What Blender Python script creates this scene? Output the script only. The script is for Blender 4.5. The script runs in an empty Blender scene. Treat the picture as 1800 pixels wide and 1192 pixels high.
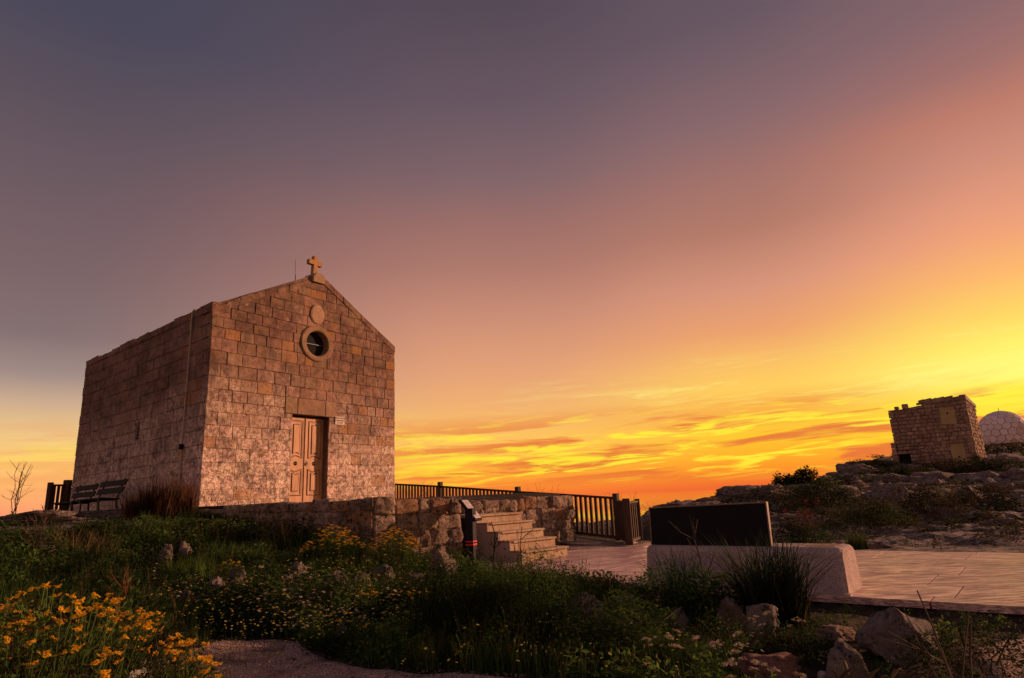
import bpy, math, random
import numpy as np
from mathutils import Vector, Matrix

# ------------------------------------------------------------------ camera, world, sun
sc = bpy.context.scene
col = sc.collection
R = math.radians

def lin(c):
    return tuple((v/255/12.92) if v/255 <= 0.04045 else ((v/255+0.055)/1.055)**2.4 for v in c)

cd = bpy.data.cameras.new('camera'); cam = bpy.data.objects.new('camera', cd); col.objects.link(cam)
cd.sensor_width = 36; cd.lens = 22.4; cd.clip_start = 0.05; cd.clip_end = 90000
CAM = np.array([0, 0, 1.2])
_p, _r = math.atan(1120/4550), math.atan(206/4546)
fw = np.array([0, math.cos(_p), math.sin(_p)]); up0 = np.array([0, -math.sin(_p), math.cos(_p)]); rt0 = np.array([1., 0, 0])
UP = math.cos(_r)*up0+math.sin(_r)*rt0; RT = math.cos(_r)*rt0-math.sin(_r)*up0
m = Matrix.Identity(4)
for i in range(3):
    m[i][0], m[i][1], m[i][2], m[i][3] = RT[i], UP[i], -fw[i], CAM[i]
cam.matrix_world = m
sc.camera = cam

SUN_AZ, SUN_EL = 69.0, 11.0
world = bpy.data.worlds.new('World'); sc.world = world; world.use_nodes = True
def build_world():
    nt = world.node_tree; N = nt.nodes; L = nt.links
    for n in list(N): N.remove(n)
    out = N.new('ShaderNodeOutputWorld')
    tc = N.new('ShaderNodeTexCoord'); sep = N.new('ShaderNodeSeparateXYZ'); L.new(tc.outputs['Generated'], sep.inputs[0])
    def M(op, a, b=None, c=None, clamp=False):
        n = N.new('ShaderNodeMath'); n.operation = op; n.use_clamp = clamp
        for i, v in enumerate((a, b, c)):
            if v is None: continue
            if isinstance(v, (int, float)): n.inputs[i].default_value = v
            else: L.new(v, n.inputs[i])
        return n.outputs[0]
    def MR(v, a, b, c=0., d=1., smooth=True):
        n = N.new('ShaderNodeMapRange'); n.interpolation_type = 'SMOOTHSTEP' if smooth else 'LINEAR'
        L.new(v, n.inputs[0]); n.inputs[1].default_value = a; n.inputs[2].default_value = b
        n.inputs[3].default_value = c; n.inputs[4].default_value = d
        return n.outputs[0]
    def mix(f, a, b, blend='MIX'):
        n = N.new('ShaderNodeMix'); n.data_type = 'RGBA'; n.blend_type = blend
        if isinstance(f, (int, float)): n.inputs[0].default_value = f
        else: L.new(f, n.inputs[0])
        for s, v in ((6, a), (7, b)):
            if isinstance(v, tuple): n.inputs[s].default_value = (*v, 1)
            else: L.new(v, n.inputs[s])
        return n.outputs[2]
    el = M('MULTIPLY', M('ARCSINE', M('MINIMUM', M('MAXIMUM', sep.outputs[2], -1.), 1.)), 180/math.pi)
    az = M('MULTIPLY', M('ARCTAN2', sep.outputs[0], sep.outputs[1]), 180/math.pi)
    dl = M('ABSOLUTE', M('SUBTRACT', az, GLOW))
    dl = M('SUBTRACT', 180., M('ABSOLUTE', M('SUBTRACT', dl, 180.)))      # angle from the glow, 0..180
    # gentle waviness of the bands
    ns = N.new('ShaderNodeTexNoise'); ns.inputs['Scale'].default_value = 1.6; ns.inputs['Detail'].default_value = 3
    L.new(tc.outputs['Generated'], ns.inputs['Vector'])
    elw = M('ADD', el, M('MULTIPLY', M('SUBTRACT', ns.outputs[0], .5), M('MULTIPLY', MR(el, 3, 20), 5.)))
    fac = MR(elw, -5., 90., 0., 1., smooth=False)
    def ramp(stops):
        n = N.new('ShaderNodeValToRGB'); cr = n.color_ramp; cr.interpolation = 'LINEAR'
        stops = sorted(stops)
        while len(cr.elements) < len(stops): cr.elements.new(0.5)
        for e, (d, c) in zip(cr.elements, stops): pass
        for i, (d, c) in enumerate(stops):
            cr.elements[i].position = (d+5)/95
        for i, (d, c) in enumerate(stops):
            cr.elements[i].color = (*lin(c), 1)
        L.new(fac, n.inputs[0]); return n.outputs[0]
    r0 = ramp([(-5, (200, 90, 50)), (0, (255, 150, 30)), (2, (255, 190, 30)), (4, (255, 222, 40)), (5.5, (255, 238, 60)), (7, (255, 250, 120)), (9, (255, 238, 100)), (11, (255, 213, 92)),
               (14, (252, 182, 102)), (17, (240, 160, 114)), (19, (228, 152, 118)), (23, (202, 136, 114)), (26, (190, 122, 102)), (29, (158, 108, 102)), (33, (130, 98, 102)), (45, (92, 78, 90)), (70, (82, 74, 90)), (90, (80, 74, 90))])
    r1 = ramp([(-5, (190, 80, 50)), (0, (238, 100, 42)), (1.5, (252, 150, 30)), (4, (255, 200, 30)), (6, (248, 172, 60)), (8, (254, 204, 86)), (10, (250, 190, 94)), (13, (236, 160, 104)), (17, (214, 146, 118)),
               (22, (178, 120, 100)), (26, (162, 112, 102)), (31, (134, 101, 104)), (38, (102, 84, 94)), (50, (82, 72, 86)), (90, (80, 74, 90))])
    r2 = ramp([(-5, (170, 75, 55)), (-1, (232, 88, 56)), (0.5, (250, 130, 46)), (2.5, (255, 178, 52)), (5, (252, 192, 88)), (8, (240, 174, 108)), (11, (228, 160, 116)), (16, (202, 140, 114)), (21, (174, 120, 105)),
               (25, (156, 109, 101)), (29, (128, 99, 102)), (35, (102, 84, 94)), (42, (84, 71, 82)), (60, (76, 70, 84)), (90, (80, 74, 90))])
    r3 = ramp([(-5, (190, 110, 90)), (0, (250, 150, 108)), (2, (255, 180, 108)), (4, (253, 200, 112)), (6, (236, 194, 132)), (8, (204, 170, 140)), (10, (160, 137, 130)), (13, (132, 110, 110)), (18, (122, 98, 100)),
               (24, (108, 88, 94)), (30, (90, 78, 88)), (36, (72, 69, 86)), (50, (68, 66, 82)), (90, (80, 74, 90))])
    r4 = ramp([(-5, (120, 90, 90)), (0, ANTI[0]), (6, ANTI[1]), (14, ANTI[2]), (26, ANTI[3]), (45, (100, 88, 100)), (90, (80, 74, 90))])
    g = GLOW-40
    c = mix(MR(dl, g, 18+g), r0, r1)
    c = mix(MR(dl, 18+g, 40+g), c, r2)
    c = mix(MR(dl, 42+g, 78+g), c, r3)
    c = mix(MR(dl, 82+g, 160), c, r4)
    # cloud streaks low over the sea
    cv = N.new('ShaderNodeCombineXYZ'); L.new(M('MULTIPLY', az, .055), cv.inputs[0]); L.new(M('ADD', M('MULTIPLY', el, .62), M('MULTIPLY', az, -.012)), cv.inputs[1])
    def noise(scale, detail, rough, dist=0., off=0.):
        n = N.new('ShaderNodeTexNoise'); n.noise_dimensions = '4D'; n.inputs['W'].default_value = off
        n.inputs['Scale'].default_value = scale; n.inputs['Detail'].default_value = detail
        n.inputs['Roughness'].default_value = rough; n.inputs['Distortion'].default_value = dist
        L.new(cv.outputs[0], n.inputs['Vector']); return n.outputs[0]
    near = MR(dl, 45, 87, 1., 0.25)
    win = M('MULTIPLY', M('MULTIPLY', MR(el, 0.2, 2.), MR(el, 4.8, 7.8, 1., 0.)), near)
    dark = M('MULTIPLY', M('MULTIPLY', MR(noise(1.35, 8, .6, .6, 3.1), .47, .59), win), .85)
    c = mix(dark, c, lin((226, 100, 48)))
    lit = M('MULTIPLY', M('MULTIPLY', MR(noise(2.1, 8, .62, .9, 7.7), .50, .61), win), .9)
    c = mix(lit, c, lin((255, 236, 50)))
    win2 = M('MULTIPLY', M('MULTIPLY', MR(el, 5., 7.5), MR(el, 8.5, 11.5, 1., 0.)), MR(dl, 35, 63, 1., 0.))
    wisp = M('MULTIPLY', M('MULTIPLY', MR(noise(1.3, 8, .68, 1.4, 1.3), .50, .72), win2), .75)
    c = mix(wisp, c, lin((255, 246, 130)))
    # a physical sky adds its share
    sky = N.new('ShaderNodeTexSky'); sky.sky_type = 'NISHITA'; sky.sun_disc = False
    sky.sun_elevation = R(SUN_EL); sky.sun_rotation = R(SUN_AZ)
    b1 = N.new('ShaderNodeBackground'); L.new(c, b1.inputs[0]); b1.inputs[1].default_value = 1.0
    b2 = N.new('ShaderNodeBackground'); L.new(sky.outputs[0], b2.inputs[0]); b2.inputs[1].default_value = 0.004
    ad = N.new('ShaderNodeAddShader'); L.new(b1.outputs[0], ad.inputs[0]); L.new(b2.outputs[0], ad.inputs[1])
    L.new(ad.outputs[0], out.inputs[0])
ANTI = [(196, 146, 128), (206, 152, 134), (190, 140, 130), (146, 116, 120)]
GLOW = 55.0
build_world()

sl = bpy.data.lights.new('sun', 'SUN'); sl.energy = 5.0; sl.angle = R(0.6); sl.color = (1.0, .50, .29)
sun = bpy.data.objects.new('sun', sl); col.objects.link(sun)
_s = Vector((math.sin(R(SUN_AZ))*math.cos(R(SUN_EL)), math.cos(R(SUN_AZ))*math.cos(R(SUN_EL)), math.sin(R(SUN_EL))))
sun.rotation_euler = (-_s).to_track_quat('-Z', 'Y').to_euler()
sun.location = (60, 60, 30)
vs = sc.view_settings; vs.view_transform = 'Standard'; vs.look = 'None'; vs.exposure = 0.0; vs.gamma = 1.0; vs.use_curve_mapping = False
sc.render.engine = 'CYCLES'
sc.cycles.use_denoising = True
sc.cycles.max_bounces = 6; sc.cycles.diffuse_bounces = 3; sc.cycles.transmission_bounces = 3
sc.cycles.sample_clamp_indirect = 5

# ------------------------------------------------------------------ numpy noise
def _hash(ix, iy, iz, seed):
    n = (ix*374761393+iy*668265263+iz*2147483647+seed*974711) & 0xffffffff
    n = ((n ^ (n >> 13))*1274126177) & 0xffffffff
    return ((n ^ (n >> 16)) & 0xffff)/65535.0
def vnoise(x, y, z=None, seed=0):
    x = np.asarray(x, float); y = np.asarray(y, float); z = np.zeros_like(x) if z is None else np.asarray(z, float)
    ix, iy, iz = np.floor(x).astype(np.int64), np.floor(y).astype(np.int64), np.floor(z).astype(np.int64)
    fx, fy, fz = x-ix, y-iy, z-iz
    fx, fy, fz = fx*fx*(3-2*fx), fy*fy*(3-2*fy), fz*fz*(3-2*fz)
    r = 0
    for dx in (0, 1):
        for dy in (0, 1):
            for dz in (0, 1):
                w = (fx if dx else 1-fx)*(fy if dy else 1-fy)*(fz if dz else 1-fz)
                r = r+w*_hash(ix+dx, iy+dy, iz+dz, seed)
    return r*2-1
def fbm(x, y, z=None, oct=4, seed=0, gain=.5):
    a, s, t = 1., 0., 0.
    for o in range(oct):
        s = s+a*vnoise(x*2**o+o*17.3, y*2**o+o*9.1, None if z is None else z*2**o+o*5.7, seed+o); t += a; a *= gain
    return s/t
def sstep(x, a, b):
    t = np.clip((x-a)/(b-a), 0, 1); return t*t*(3-2*t)

# ------------------------------------------------------------------ object helpers
def tag(o, label=None, cat=None, group=None, kind=None):
    if label: o['label'] = label
    if cat: o['category'] = cat
    if group: o['group'] = group
    if kind: o['kind'] = kind
    return o
def thing(name, label, cat, loc=(0, 0, 0), group=None, rz=0.):
    o = bpy.data.objects.new(name, None); col.objects.link(o); o.empty_display_size = .2
    o.location = loc; o.rotation_euler = (0, 0, rz)
    return tag(o, label, cat, group)
def npmesh(name, V, F, M=None, mats=(), smooth=False):
    V = np.asarray(V, np.float32); F = np.asarray(F, np.int32)
    me = bpy.data.meshes.new(name); me.vertices.add(len(V)); me.vertices.foreach_set('co', V.ravel())
    k = F.shape[1]
    me.loops.add(F.size); me.loops.foreach_set('vertex_index', F.ravel())
    me.polygons.add(len(F)); me.polygons.foreach_set('loop_start', np.arange(0, F.size, k, dtype=np.int32))
    try: me.polygons.foreach_set('loop_total', np.full(len(F), k, np.int32))
    except Exception: pass
    if M is not None: me.polygons.foreach_set('material_index', np.asarray(M, np.int32))
    for mt in mats: me.materials.append(mt)
    me.polygons.foreach_set('use_smooth', np.full(len(F), bool(smooth)))
    me.update(calc_edges=True); me.validate()
    return me
def link(name, me, parent=None, kind=None):
    o = bpy.data.objects.new(name, me); col.objects.link(o)
    if parent is not None: o.parent = parent
    if kind: o['kind'] = kind
    return o
class MB:
    """collects polygons; build() links them as ONE mesh object"""
    def __init__(s): s.v = []; s.f = []; s.mi = []
    def poly(s, pts, faces, mi=0):
        b = len(s.v); s.v += [tuple(p) for p in pts]; s.f += [tuple(b+i for i in f) for f in faces]; s.mi += [mi]*len(faces); return s
    def box(s, c, size, ax=None, mi=0, bev=0.0):
        """box centred at c; ax = 3 unit vectors"""
        X, Y, Z = [np.array(a, float) for a in (ax or ((1, 0, 0), (0, 1, 0), (0, 0, 1)))]
        hx, hy, hz = [d/2 for d in size]; c = np.array(c, float)
        if bev <= 0:
            P = [c+X*hx*i+Y*hy*j+Z*hz*k for k in (-1, 1) for j in (-1, 1) for i in (-1, 1)]
            return s.poly(P, [(0, 2, 3, 1), (4, 5, 7, 6), (0, 1, 5, 4), (2, 6, 7, 3), (0, 4, 6, 2), (1, 3, 7, 5)], mi)
        b = min(bev, hx*.9, hy*.9, hz*.9)
        prof = [(-hx+b, -hy), (hx-b, -hy), (hx, -hy+b), (hx, hy-b), (hx-b, hy), (-hx+b, hy), (-hx, hy-b), (-hx, -hy+b)]
        def ring(z, k): return [c+X*(px*(1-k/hx if 0 else 1)-math.copysign(k, px))+Y*(py-math.copysign(k, py))+Z*z for px, py in prof]
        P = ring(-hz, b)+ring(-hz+b, 0)+ring(hz-b, 0)+ring(hz, b)
        fs = [tuple(range(7, -1, -1)), tuple(range(24, 32))]
        for r in range(3):
            for i in range(8):
                j = (i+1) % 8; fs.append((r*8+i, r*8+j, r*8+8+j, r*8+8+i))
        return s.poly(P, fs, mi)
    def bar(s, a, b, w, h, mi=0, bev=0., up=(0, 0, 1)):
        a, b = np.array(a, float), np.array(b, float); d = b-a; n = np.linalg.norm(d); X = d/n
        Y = np.cross(np.array(up, float), X); Y /= np.linalg.norm(Y)+1e-9; Z = np.cross(X, Y)
        return s.box((a+b)/2, (n, w, h), (X, Y, Z), mi, bev)
    def tube(s, pts, rad, n=6, mi=0, cap=True):
        pts = [np.array(p, float) for p in pts]; rs = rad if hasattr(rad, '__len__') else [rad]*len(pts)
        P = []; prev = None
        for i, p in enumerate(pts):
            t = pts[min(i+1, len(pts)-1)]-pts[max(i-1, 0)]; t = t/(np.linalg.norm(t)+1e-9)
            a = np.cross(t, (0, 0, 1)) if abs(t[2]) < .95 else np.cross(t, (0, 1, 0))
            if prev is not None:
                a = prev-t*np.dot(prev, t)
            a = a/(np.linalg.norm(a)+1e-9); prev = a; b = np.cross(t, a)
            for k in range(n):
                an = 2*math.pi*k/n; P.append(p+rs[i]*(math.cos(an)*a+math.sin(an)*b))
        fs = [(r*n+k, r*n+(k+1) % n, (r+1)*n+(k+1) % n, (r+1)*n+k) for r in range(len(pts)-1) for k in range(n)]
        if cap: fs += [tuple(range(n-1, -1, -1)), tuple((len(pts)-1)*n+k for k in range(n))]
        return s.poly(P, fs, mi)
    def prism(s, poly, fr, d0, d1, mi=0):
        """poly in (u,z); fr maps (u, d, z) to world"""
        n = len(poly); P = [fr(u, d1, z) for u, z in poly]+[fr(u, d0, z) for u, z in poly]
        fs = [tuple(range(n)), tuple(range(2*n-1, n-1, -1))]+[(i, n+i, n+(i+1) % n, (i+1) % n) for i in range(n)]
        return s.poly(P, fs, mi)
    def build(s, name, mats, parent=None, smooth=False, kind=None, fix=True):
        me = bpy.data.meshes.new(name); me.from_pydata(s.v, [], s.f)
        for mt in (mats if isinstance(mats, (list, tuple)) else [mats]): me.materials.append(mt)
        me.polygons.foreach_set('material_index', s.mi)
        me.polygons.foreach_set('use_smooth', [smooth]*len(s.f))
        if fix:
            import bmesh
            bm = bmesh.new(); bm.from_mesh(me); bmesh.ops.recalc_face_normals(bm, faces=bm.faces); bm.to_mesh(me); bm.free()
        me.update()
        return link(name, me, parent, kind)

# ------------------------------------------------------------------ materials
def nodemat(name):
    mt = bpy.data.materials.new(name); mt.use_nodes = True; nt = mt.node_tree
    b = nt.nodes['Principled BSDF']; return mt, nt, b
class NT:
    def __init__(s, nt): s.nt = nt; s.N = nt.nodes; s.L = nt.links; s.geo = s.N.new('ShaderNodeNewGeometry')
    @property
    def pos(s): return s.geo.outputs['Position']
    def val(s, n, i, v):
        if isinstance(v, (int, float)): n.inputs[i].default_value = v
        elif isinstance(v, tuple): n.inputs[i].default_value = (*v, 1) if len(v) == 3 else v
        else: s.L.new(v, n.inputs[i])
    def math(s, op, a, b=0., clamp=False):
        n = s.N.new('ShaderNodeMath'); n.operation = op; n.use_clamp = clamp; s.val(n, 0, a); s.val(n, 1, b); return n.outputs[0]
    def noise(s, scale, detail=4, rough=.55, dist=0., vec=None, stretch=None):
        v = vec or s.pos
        if stretch:
            mp = s.N.new('ShaderNodeMapping'); mp.inputs['Scale'].default_value = stretch; s.L.new(v, mp.inputs[0]); v = mp.outputs[0]
        n = s.N.new('ShaderNodeTexNoise'); s.L.new(v, n.inputs['Vector'])
        n.inputs['Scale'].default_value = scale; n.inputs['Detail'].default_value = detail; n.inputs['Roughness'].default_value = rough; n.inputs['Distortion'].default_value = dist
        return n.outputs[0]
    def voro(s, scale, feature='F1', rnd=1.):
        n = s.N.new('ShaderNodeTexVoronoi'); n.feature = feature; s.L.new(s.pos, n.inputs['Vector']); n.inputs['Scale'].default_value = scale; n.inputs['Randomness'].default_value = rnd
        return n.outputs[0]
    def step(s, v, a, b, c=0., d=1.):
        n = s.N.new('ShaderNodeMapRange'); n.interpolation_type = 'SMOOTHSTEP'; s.L.new(v, n.inputs[0])
        for i, x in enumerate((a, b, c, d)): n.inputs[i+1].default_value = x
        return n.outputs[0]
    def mix(s, f, a, b, blend='MIX'):
        n = s.N.new('ShaderNodeMix'); n.data_type = 'RGBA'; n.blend_type = blend; s.val(n, 0, f); s.val(n, 6, a); s.val(n, 7, b); return n.outputs[2]
    def sepz(s, i=2):
        n = s.N.new('ShaderNodeSeparateXYZ'); s.L.new(s.pos, n.inputs[0]); return n.outputs[i]
    def rand(s): n = s.N.new('ShaderNodeObjectInfo'); return n.outputs['Random']
    def bump(s, h, strength, dist, chain=None):
        n = s.N.new('ShaderNodeBump'); n.inputs['Strength'].default_value = strength; n.inputs['Distance'].default_value = dist; s.L.new(h, n.inputs['Height'])
        if chain: s.L.new(chain, n.inputs['Normal'])
        return n.outputs[0]
def plain(name, c, rough=.6, var=.25, scale=8., metal=0., bump=.15, spec=.3, stretch=None):
    mt, nt, b = nodemat(name); t = NT(nt)
    n = t.noise(scale, 5, .6, stretch=stretch)
    d = tuple(v*(1-var) for v in c); l = tuple(min(1, v*(1+var)) for v in c)
    t.L.new(t.mix(t.step(n, .3, .7), d, l), b.inputs['Base Color'])
    b.inputs['Roughness'].default_value = rough; b.inputs['Metallic'].default_value = metal; b.inputs['Specular IOR Level'].default_value = spec
    if bump: t.L.new(t.bump(t.noise(scale*5, 4, .6, stretch=stretch), bump, .01), b.inputs['Normal'])
    return mt
def stone(name, dark, mid, light, speck=(.10, .075, .06), speck_amt=.5, pit=18., pitd=.02, stain=(.34, .17, .07), stain_amt=.5, pale=None, pale_z=None, rough=.92, blockvar=.25, bumpk=.8, ss=None, blotch=0.):
    mt, nt, b = nodemat(name); t = NT(nt)
    big = t.noise(.9, 4, .6); med = t.noise(5.5, 5, .62); fine = t.noise(34, 4, .65)
    c = t.mix(t.step(med, .32, .68), dark, mid)
    c = t.mix(t.math('MULTIPLY', t.step(big, .42, .68), .6), c, light)
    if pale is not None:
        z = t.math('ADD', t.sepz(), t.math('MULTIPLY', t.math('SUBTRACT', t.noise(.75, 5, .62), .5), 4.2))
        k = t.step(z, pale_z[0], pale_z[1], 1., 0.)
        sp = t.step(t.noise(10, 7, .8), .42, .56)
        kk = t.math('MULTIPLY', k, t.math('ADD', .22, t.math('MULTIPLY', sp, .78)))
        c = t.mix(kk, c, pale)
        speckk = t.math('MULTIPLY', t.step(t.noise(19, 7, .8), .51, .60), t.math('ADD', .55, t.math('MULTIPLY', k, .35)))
    else:
        speckk = t.math('MULTIPLY', t.step(t.noise(ss or 13, 6 if not ss else 3, .78), .50, .62), 1.)
    if blotch:
        c = t.mix(t.math('MULTIPLY', t.step(t.noise(2.6, 8, .78, .8), .50, .60), blotch), c, (.10, .070, .062))
        c = t.mix(t.math('MULTIPLY', t.step(t.noise(4.3, 7, .8, .3), .58, .68), blotch*.8), c, (.55, .40, .33))
    # orange lichen patches
    st = t.math('MULTIPLY', t.step(t.noise(1.9, 5, .7, .4), .56, .70), stain_amt)
    c = t.mix(st, c, stain)
    # block to block variation
    hv = t.N.new('ShaderNodeHueSaturation'); t.L.new(c, hv.inputs['Color'])
    rn = t.rand(); hv.inputs['Saturation'].default_value = 1.
    t.L.new(t.math('ADD', 1-blockvar/2, t.math('MULTIPLY', rn, blockvar)), hv.inputs['Value'])
    t.L.new(t.math('ADD', .49, t.math('MULTIPLY', t.math('FRACT', t.math('MULTIPLY', rn, 7.3)), .02)), hv.inputs['Hue'])
    c = t.mix(t.step(t.math('FRACT', t.math('MULTIPLY', rn, 13.7)), .86, .90, 0., .55*min(1, blockvar*4)), hv.outputs[0], stain)
    c = t.mix(t.math('MULTIPLY', speckk, speck_amt), c, speck)
    t.L.new(c, b.inputs['Base Color']); b.inputs['Roughness'].default_value = rough; b.inputs['Specular IOR Level'].default_value = .2
    pits = t.step(t.voro(pit), .0, .42)
    n1 = t.bump(t.noise(7, 7, .75), .8*bumpk, .06)
    n2 = t.bump(pits, .7*bumpk, pitd, n1)
    n3 = t.bump(fine, .8*bumpk, .022, n2)
    t.L.new(n3, b.inputs['Normal'])
    return mt
def leafmat(name, a, bcol, trans=.35, rough=.55):
    dk = 0. if name.startswith('petal') else 1.
    mt, nt, b = nodemat(name); t = NT(nt)
    r = t.geo.outputs['Random Per Island']
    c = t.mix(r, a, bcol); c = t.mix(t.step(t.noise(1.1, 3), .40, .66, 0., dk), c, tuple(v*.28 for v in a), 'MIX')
    N, L = nt.nodes, nt.links
    L.new(c, b.inputs['Base Color']); b.inputs['Roughness'].default_value = .75; b.inputs['Specular IOR Level'].default_value = .08
    tr = N.new('ShaderNodeBsdfTranslucent'); L.new(c, tr.inputs[0])
    mx = N.new('ShaderNodeMixShader'); mx.inputs[0].default_value = trans
    L.new(b.outputs[0], mx.inputs[1]); L.new(tr.outputs[0], mx.inputs[2]); L.new(mx.outputs[0], N['Material Output'].inputs[0])
    return mt

M = {}
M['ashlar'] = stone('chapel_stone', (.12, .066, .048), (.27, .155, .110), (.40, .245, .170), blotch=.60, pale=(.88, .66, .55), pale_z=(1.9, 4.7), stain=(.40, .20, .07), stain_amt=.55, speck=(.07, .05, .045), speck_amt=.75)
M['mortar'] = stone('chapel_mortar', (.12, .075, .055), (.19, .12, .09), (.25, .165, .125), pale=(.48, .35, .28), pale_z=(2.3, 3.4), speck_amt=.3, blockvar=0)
M['trim'] = stone('trim_stone', (.25, .16, .10), (.34, .22, .14), (.40, .27, .17), stain=(.46, .22, .06), stain_amt=.6, speck_amt=.35, bumpk=.5)
M['coral'] = stone('coralline_stone', (.16, .11, .08), (.38, .27, .20), (.56, .42, .33), blotch=.5, speck=(.045, .035, .03), speck_amt=.95, pit=11, pitd=.05, stain=(.34, .16, .06), stain_amt=.75, bumpk=1.0)
M['rock'] = stone('field_rock', (.08, .062, .054), (.21, .165, .145), (.36, .295, .26), blotch=.3, speck=(.035, .028, .022), speck_amt=.95, pit=9, pitd=.06, stain=(.26, .14, .07), stain_amt=.35, bumpk=1.0)
M['redrock'] = stone('red_rock', (.12, .06, .05), (.22, .11, .09), (.30, .16, .13), speck=(.05, .03, .03), speck_amt=.8, pit=9, pitd=.05, stain=(.2, .08, .05), stain_amt=.4)
M['tower'] = stone('tower_stone', (.26, .165, .125), (.38, .25, .185), (.46, .31, .23), speck=(.10, .065, .05), speck_amt=.45, ss=5, pit=6, pitd=.05, stain=(.25, .14, .08), stain_amt=.35, blockvar=.45)
M['infill'] = plain('rendered_infill', (.42, .31, .15), .9, .12, 2.)
M['step'] = stone('step_stone', (.42, .30, .20), (.54, .40, .27), (.60, .46, .33), speck=(.26, .15, .08), speck_amt=.5, pit=30, pitd=.008, stain=(.48, .28, .12), stain_amt=.6, bumpk=.35, blockvar=.1)
M['stepside'] = stone('step_side_render', (.40, .31, .25), (.48, .38, .31), (.54, .44, .36), speck_amt=.15, pit=40, pitd=.004, stain_amt=.2, bumpk=.25, blockvar=0)
M['granite'] = stone('speckled_stone', (.40, .31, .29), (.50, .40, .37), (.56, .45, .42), blotch=.25, speck=(.14, .09, .09), speck_amt=.75, ss=60, pit=60, pitd=.004, stain=(.45, .33, .27), stain_amt=.2, bumpk=.35, blockvar=0)
M['black'] = plain('black_panel', (.006, .006, .007), .55, .2, 6., bump=.03, spec=.15)
M['rim'] = plain('bronze_rim', (.20, .12, .08), .5, .2, 9.)
M['wood'] = plain('dark_timber', (.068, .040, .029), .75, .35, 9., stretch=(6, 6, .8), bump=.3, spec=.2)
M['deck'] = plain('deck_timber', (.17, .125, .10), .6, .3, 8.)
M['bench'] = plain('bench_slat', (.014, .012, .014), .7, .3, 8., spec=.1)
M['iron'] = plain('bench_iron', (.02, .023, .019), .45, .3, 10., metal=.3, spec=.35)
M['door'] = plain('door_paint', (.50, .275, .150), .55, .22, 5., bump=.12, stretch=(1, 1, .3))
M['groove_shade'] = plain('groove_shade_brown', (.07, .03, .015), .8, .2, 9.)  # shadow lines of the door panels as colour; reused for a joint and hole
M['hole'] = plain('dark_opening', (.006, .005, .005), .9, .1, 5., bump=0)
M['metal'] = plain('old_metal', (.10, .10, .11), .5, .2, 20., metal=.6)
M['plaque'] = plain('marble_plaque', (.58, .47, .42), .5, .12, 20., bump=.05)
M['ink'] = plain('engraved_letters', (.10, .07, .06), .8, .1, 20., bump=0)
M['cable'] = plain('pale_cable', (.42, .33, .25), .6, .2, 10.)
M['lect'] = plain('lectern_metal', (.014, .010, .020), .6, .2, 6., bump=.03, spec=.15)
M['display'] = plain('display_sheet', (.50, .45, .47), .3, .15, 12., bump=0)
M['printed'] = plain('printed_lines', (.16, .14, .18), .5, .1, 12., bump=0)
M['red'] = plain('red_band', (.62, .045, .02), .45, .1, 10., bump=0)
M['dome'] = stone('radome_panel', (.78, .62, .60), (.82, .66, .63), (.85, .70, .66), speck_amt=0, stain_amt=0, blockvar=.18, bumpk=.05, rough=.6)
M['seam'] = plain('radome_seam', (.26, .20, .21), .7, .1, 1., bump=0)
M['drum'] = plain('radome_base', (.34, .20, .12), .8, .15, 1.)
M['twig'] = plain('twig_bark', (.075, .045, .032), .85, .3, 20.)
M['trunk'] = plain('bush_bark', (.06, .042, .03), .9, .3, 15.)
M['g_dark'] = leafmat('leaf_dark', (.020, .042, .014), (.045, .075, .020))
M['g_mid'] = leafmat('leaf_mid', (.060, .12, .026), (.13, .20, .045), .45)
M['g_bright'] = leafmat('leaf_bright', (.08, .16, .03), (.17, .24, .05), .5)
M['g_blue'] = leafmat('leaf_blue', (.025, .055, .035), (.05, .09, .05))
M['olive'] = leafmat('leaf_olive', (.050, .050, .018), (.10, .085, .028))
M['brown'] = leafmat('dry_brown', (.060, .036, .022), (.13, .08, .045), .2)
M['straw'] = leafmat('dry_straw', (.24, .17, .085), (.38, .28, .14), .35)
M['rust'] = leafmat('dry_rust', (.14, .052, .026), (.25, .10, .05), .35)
M['yellow'] = leafmat('petal_yellow', (.95, .50, .02), (.98, .66, .05), .5)
M['lemon'] = leafmat('petal_lemon', (.80, .68, .08), (.85, .72, .15), .35)
M['orange'] = leafmat('petal_centre', (.55, .24, .015), (.65, .30, .02), .2)
M['white'] = leafmat('petal_white', (.62, .56, .46), (.75, .70, .60), .3)
M['buff'] = leafmat('petal_buff', (.52, .40, .28), (.64, .50, .36), .3)
M['pink'] = leafmat('petal_pink', (.42, .03, .09), (.55, .06, .14), .3)
def black_tint(): pass

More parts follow.
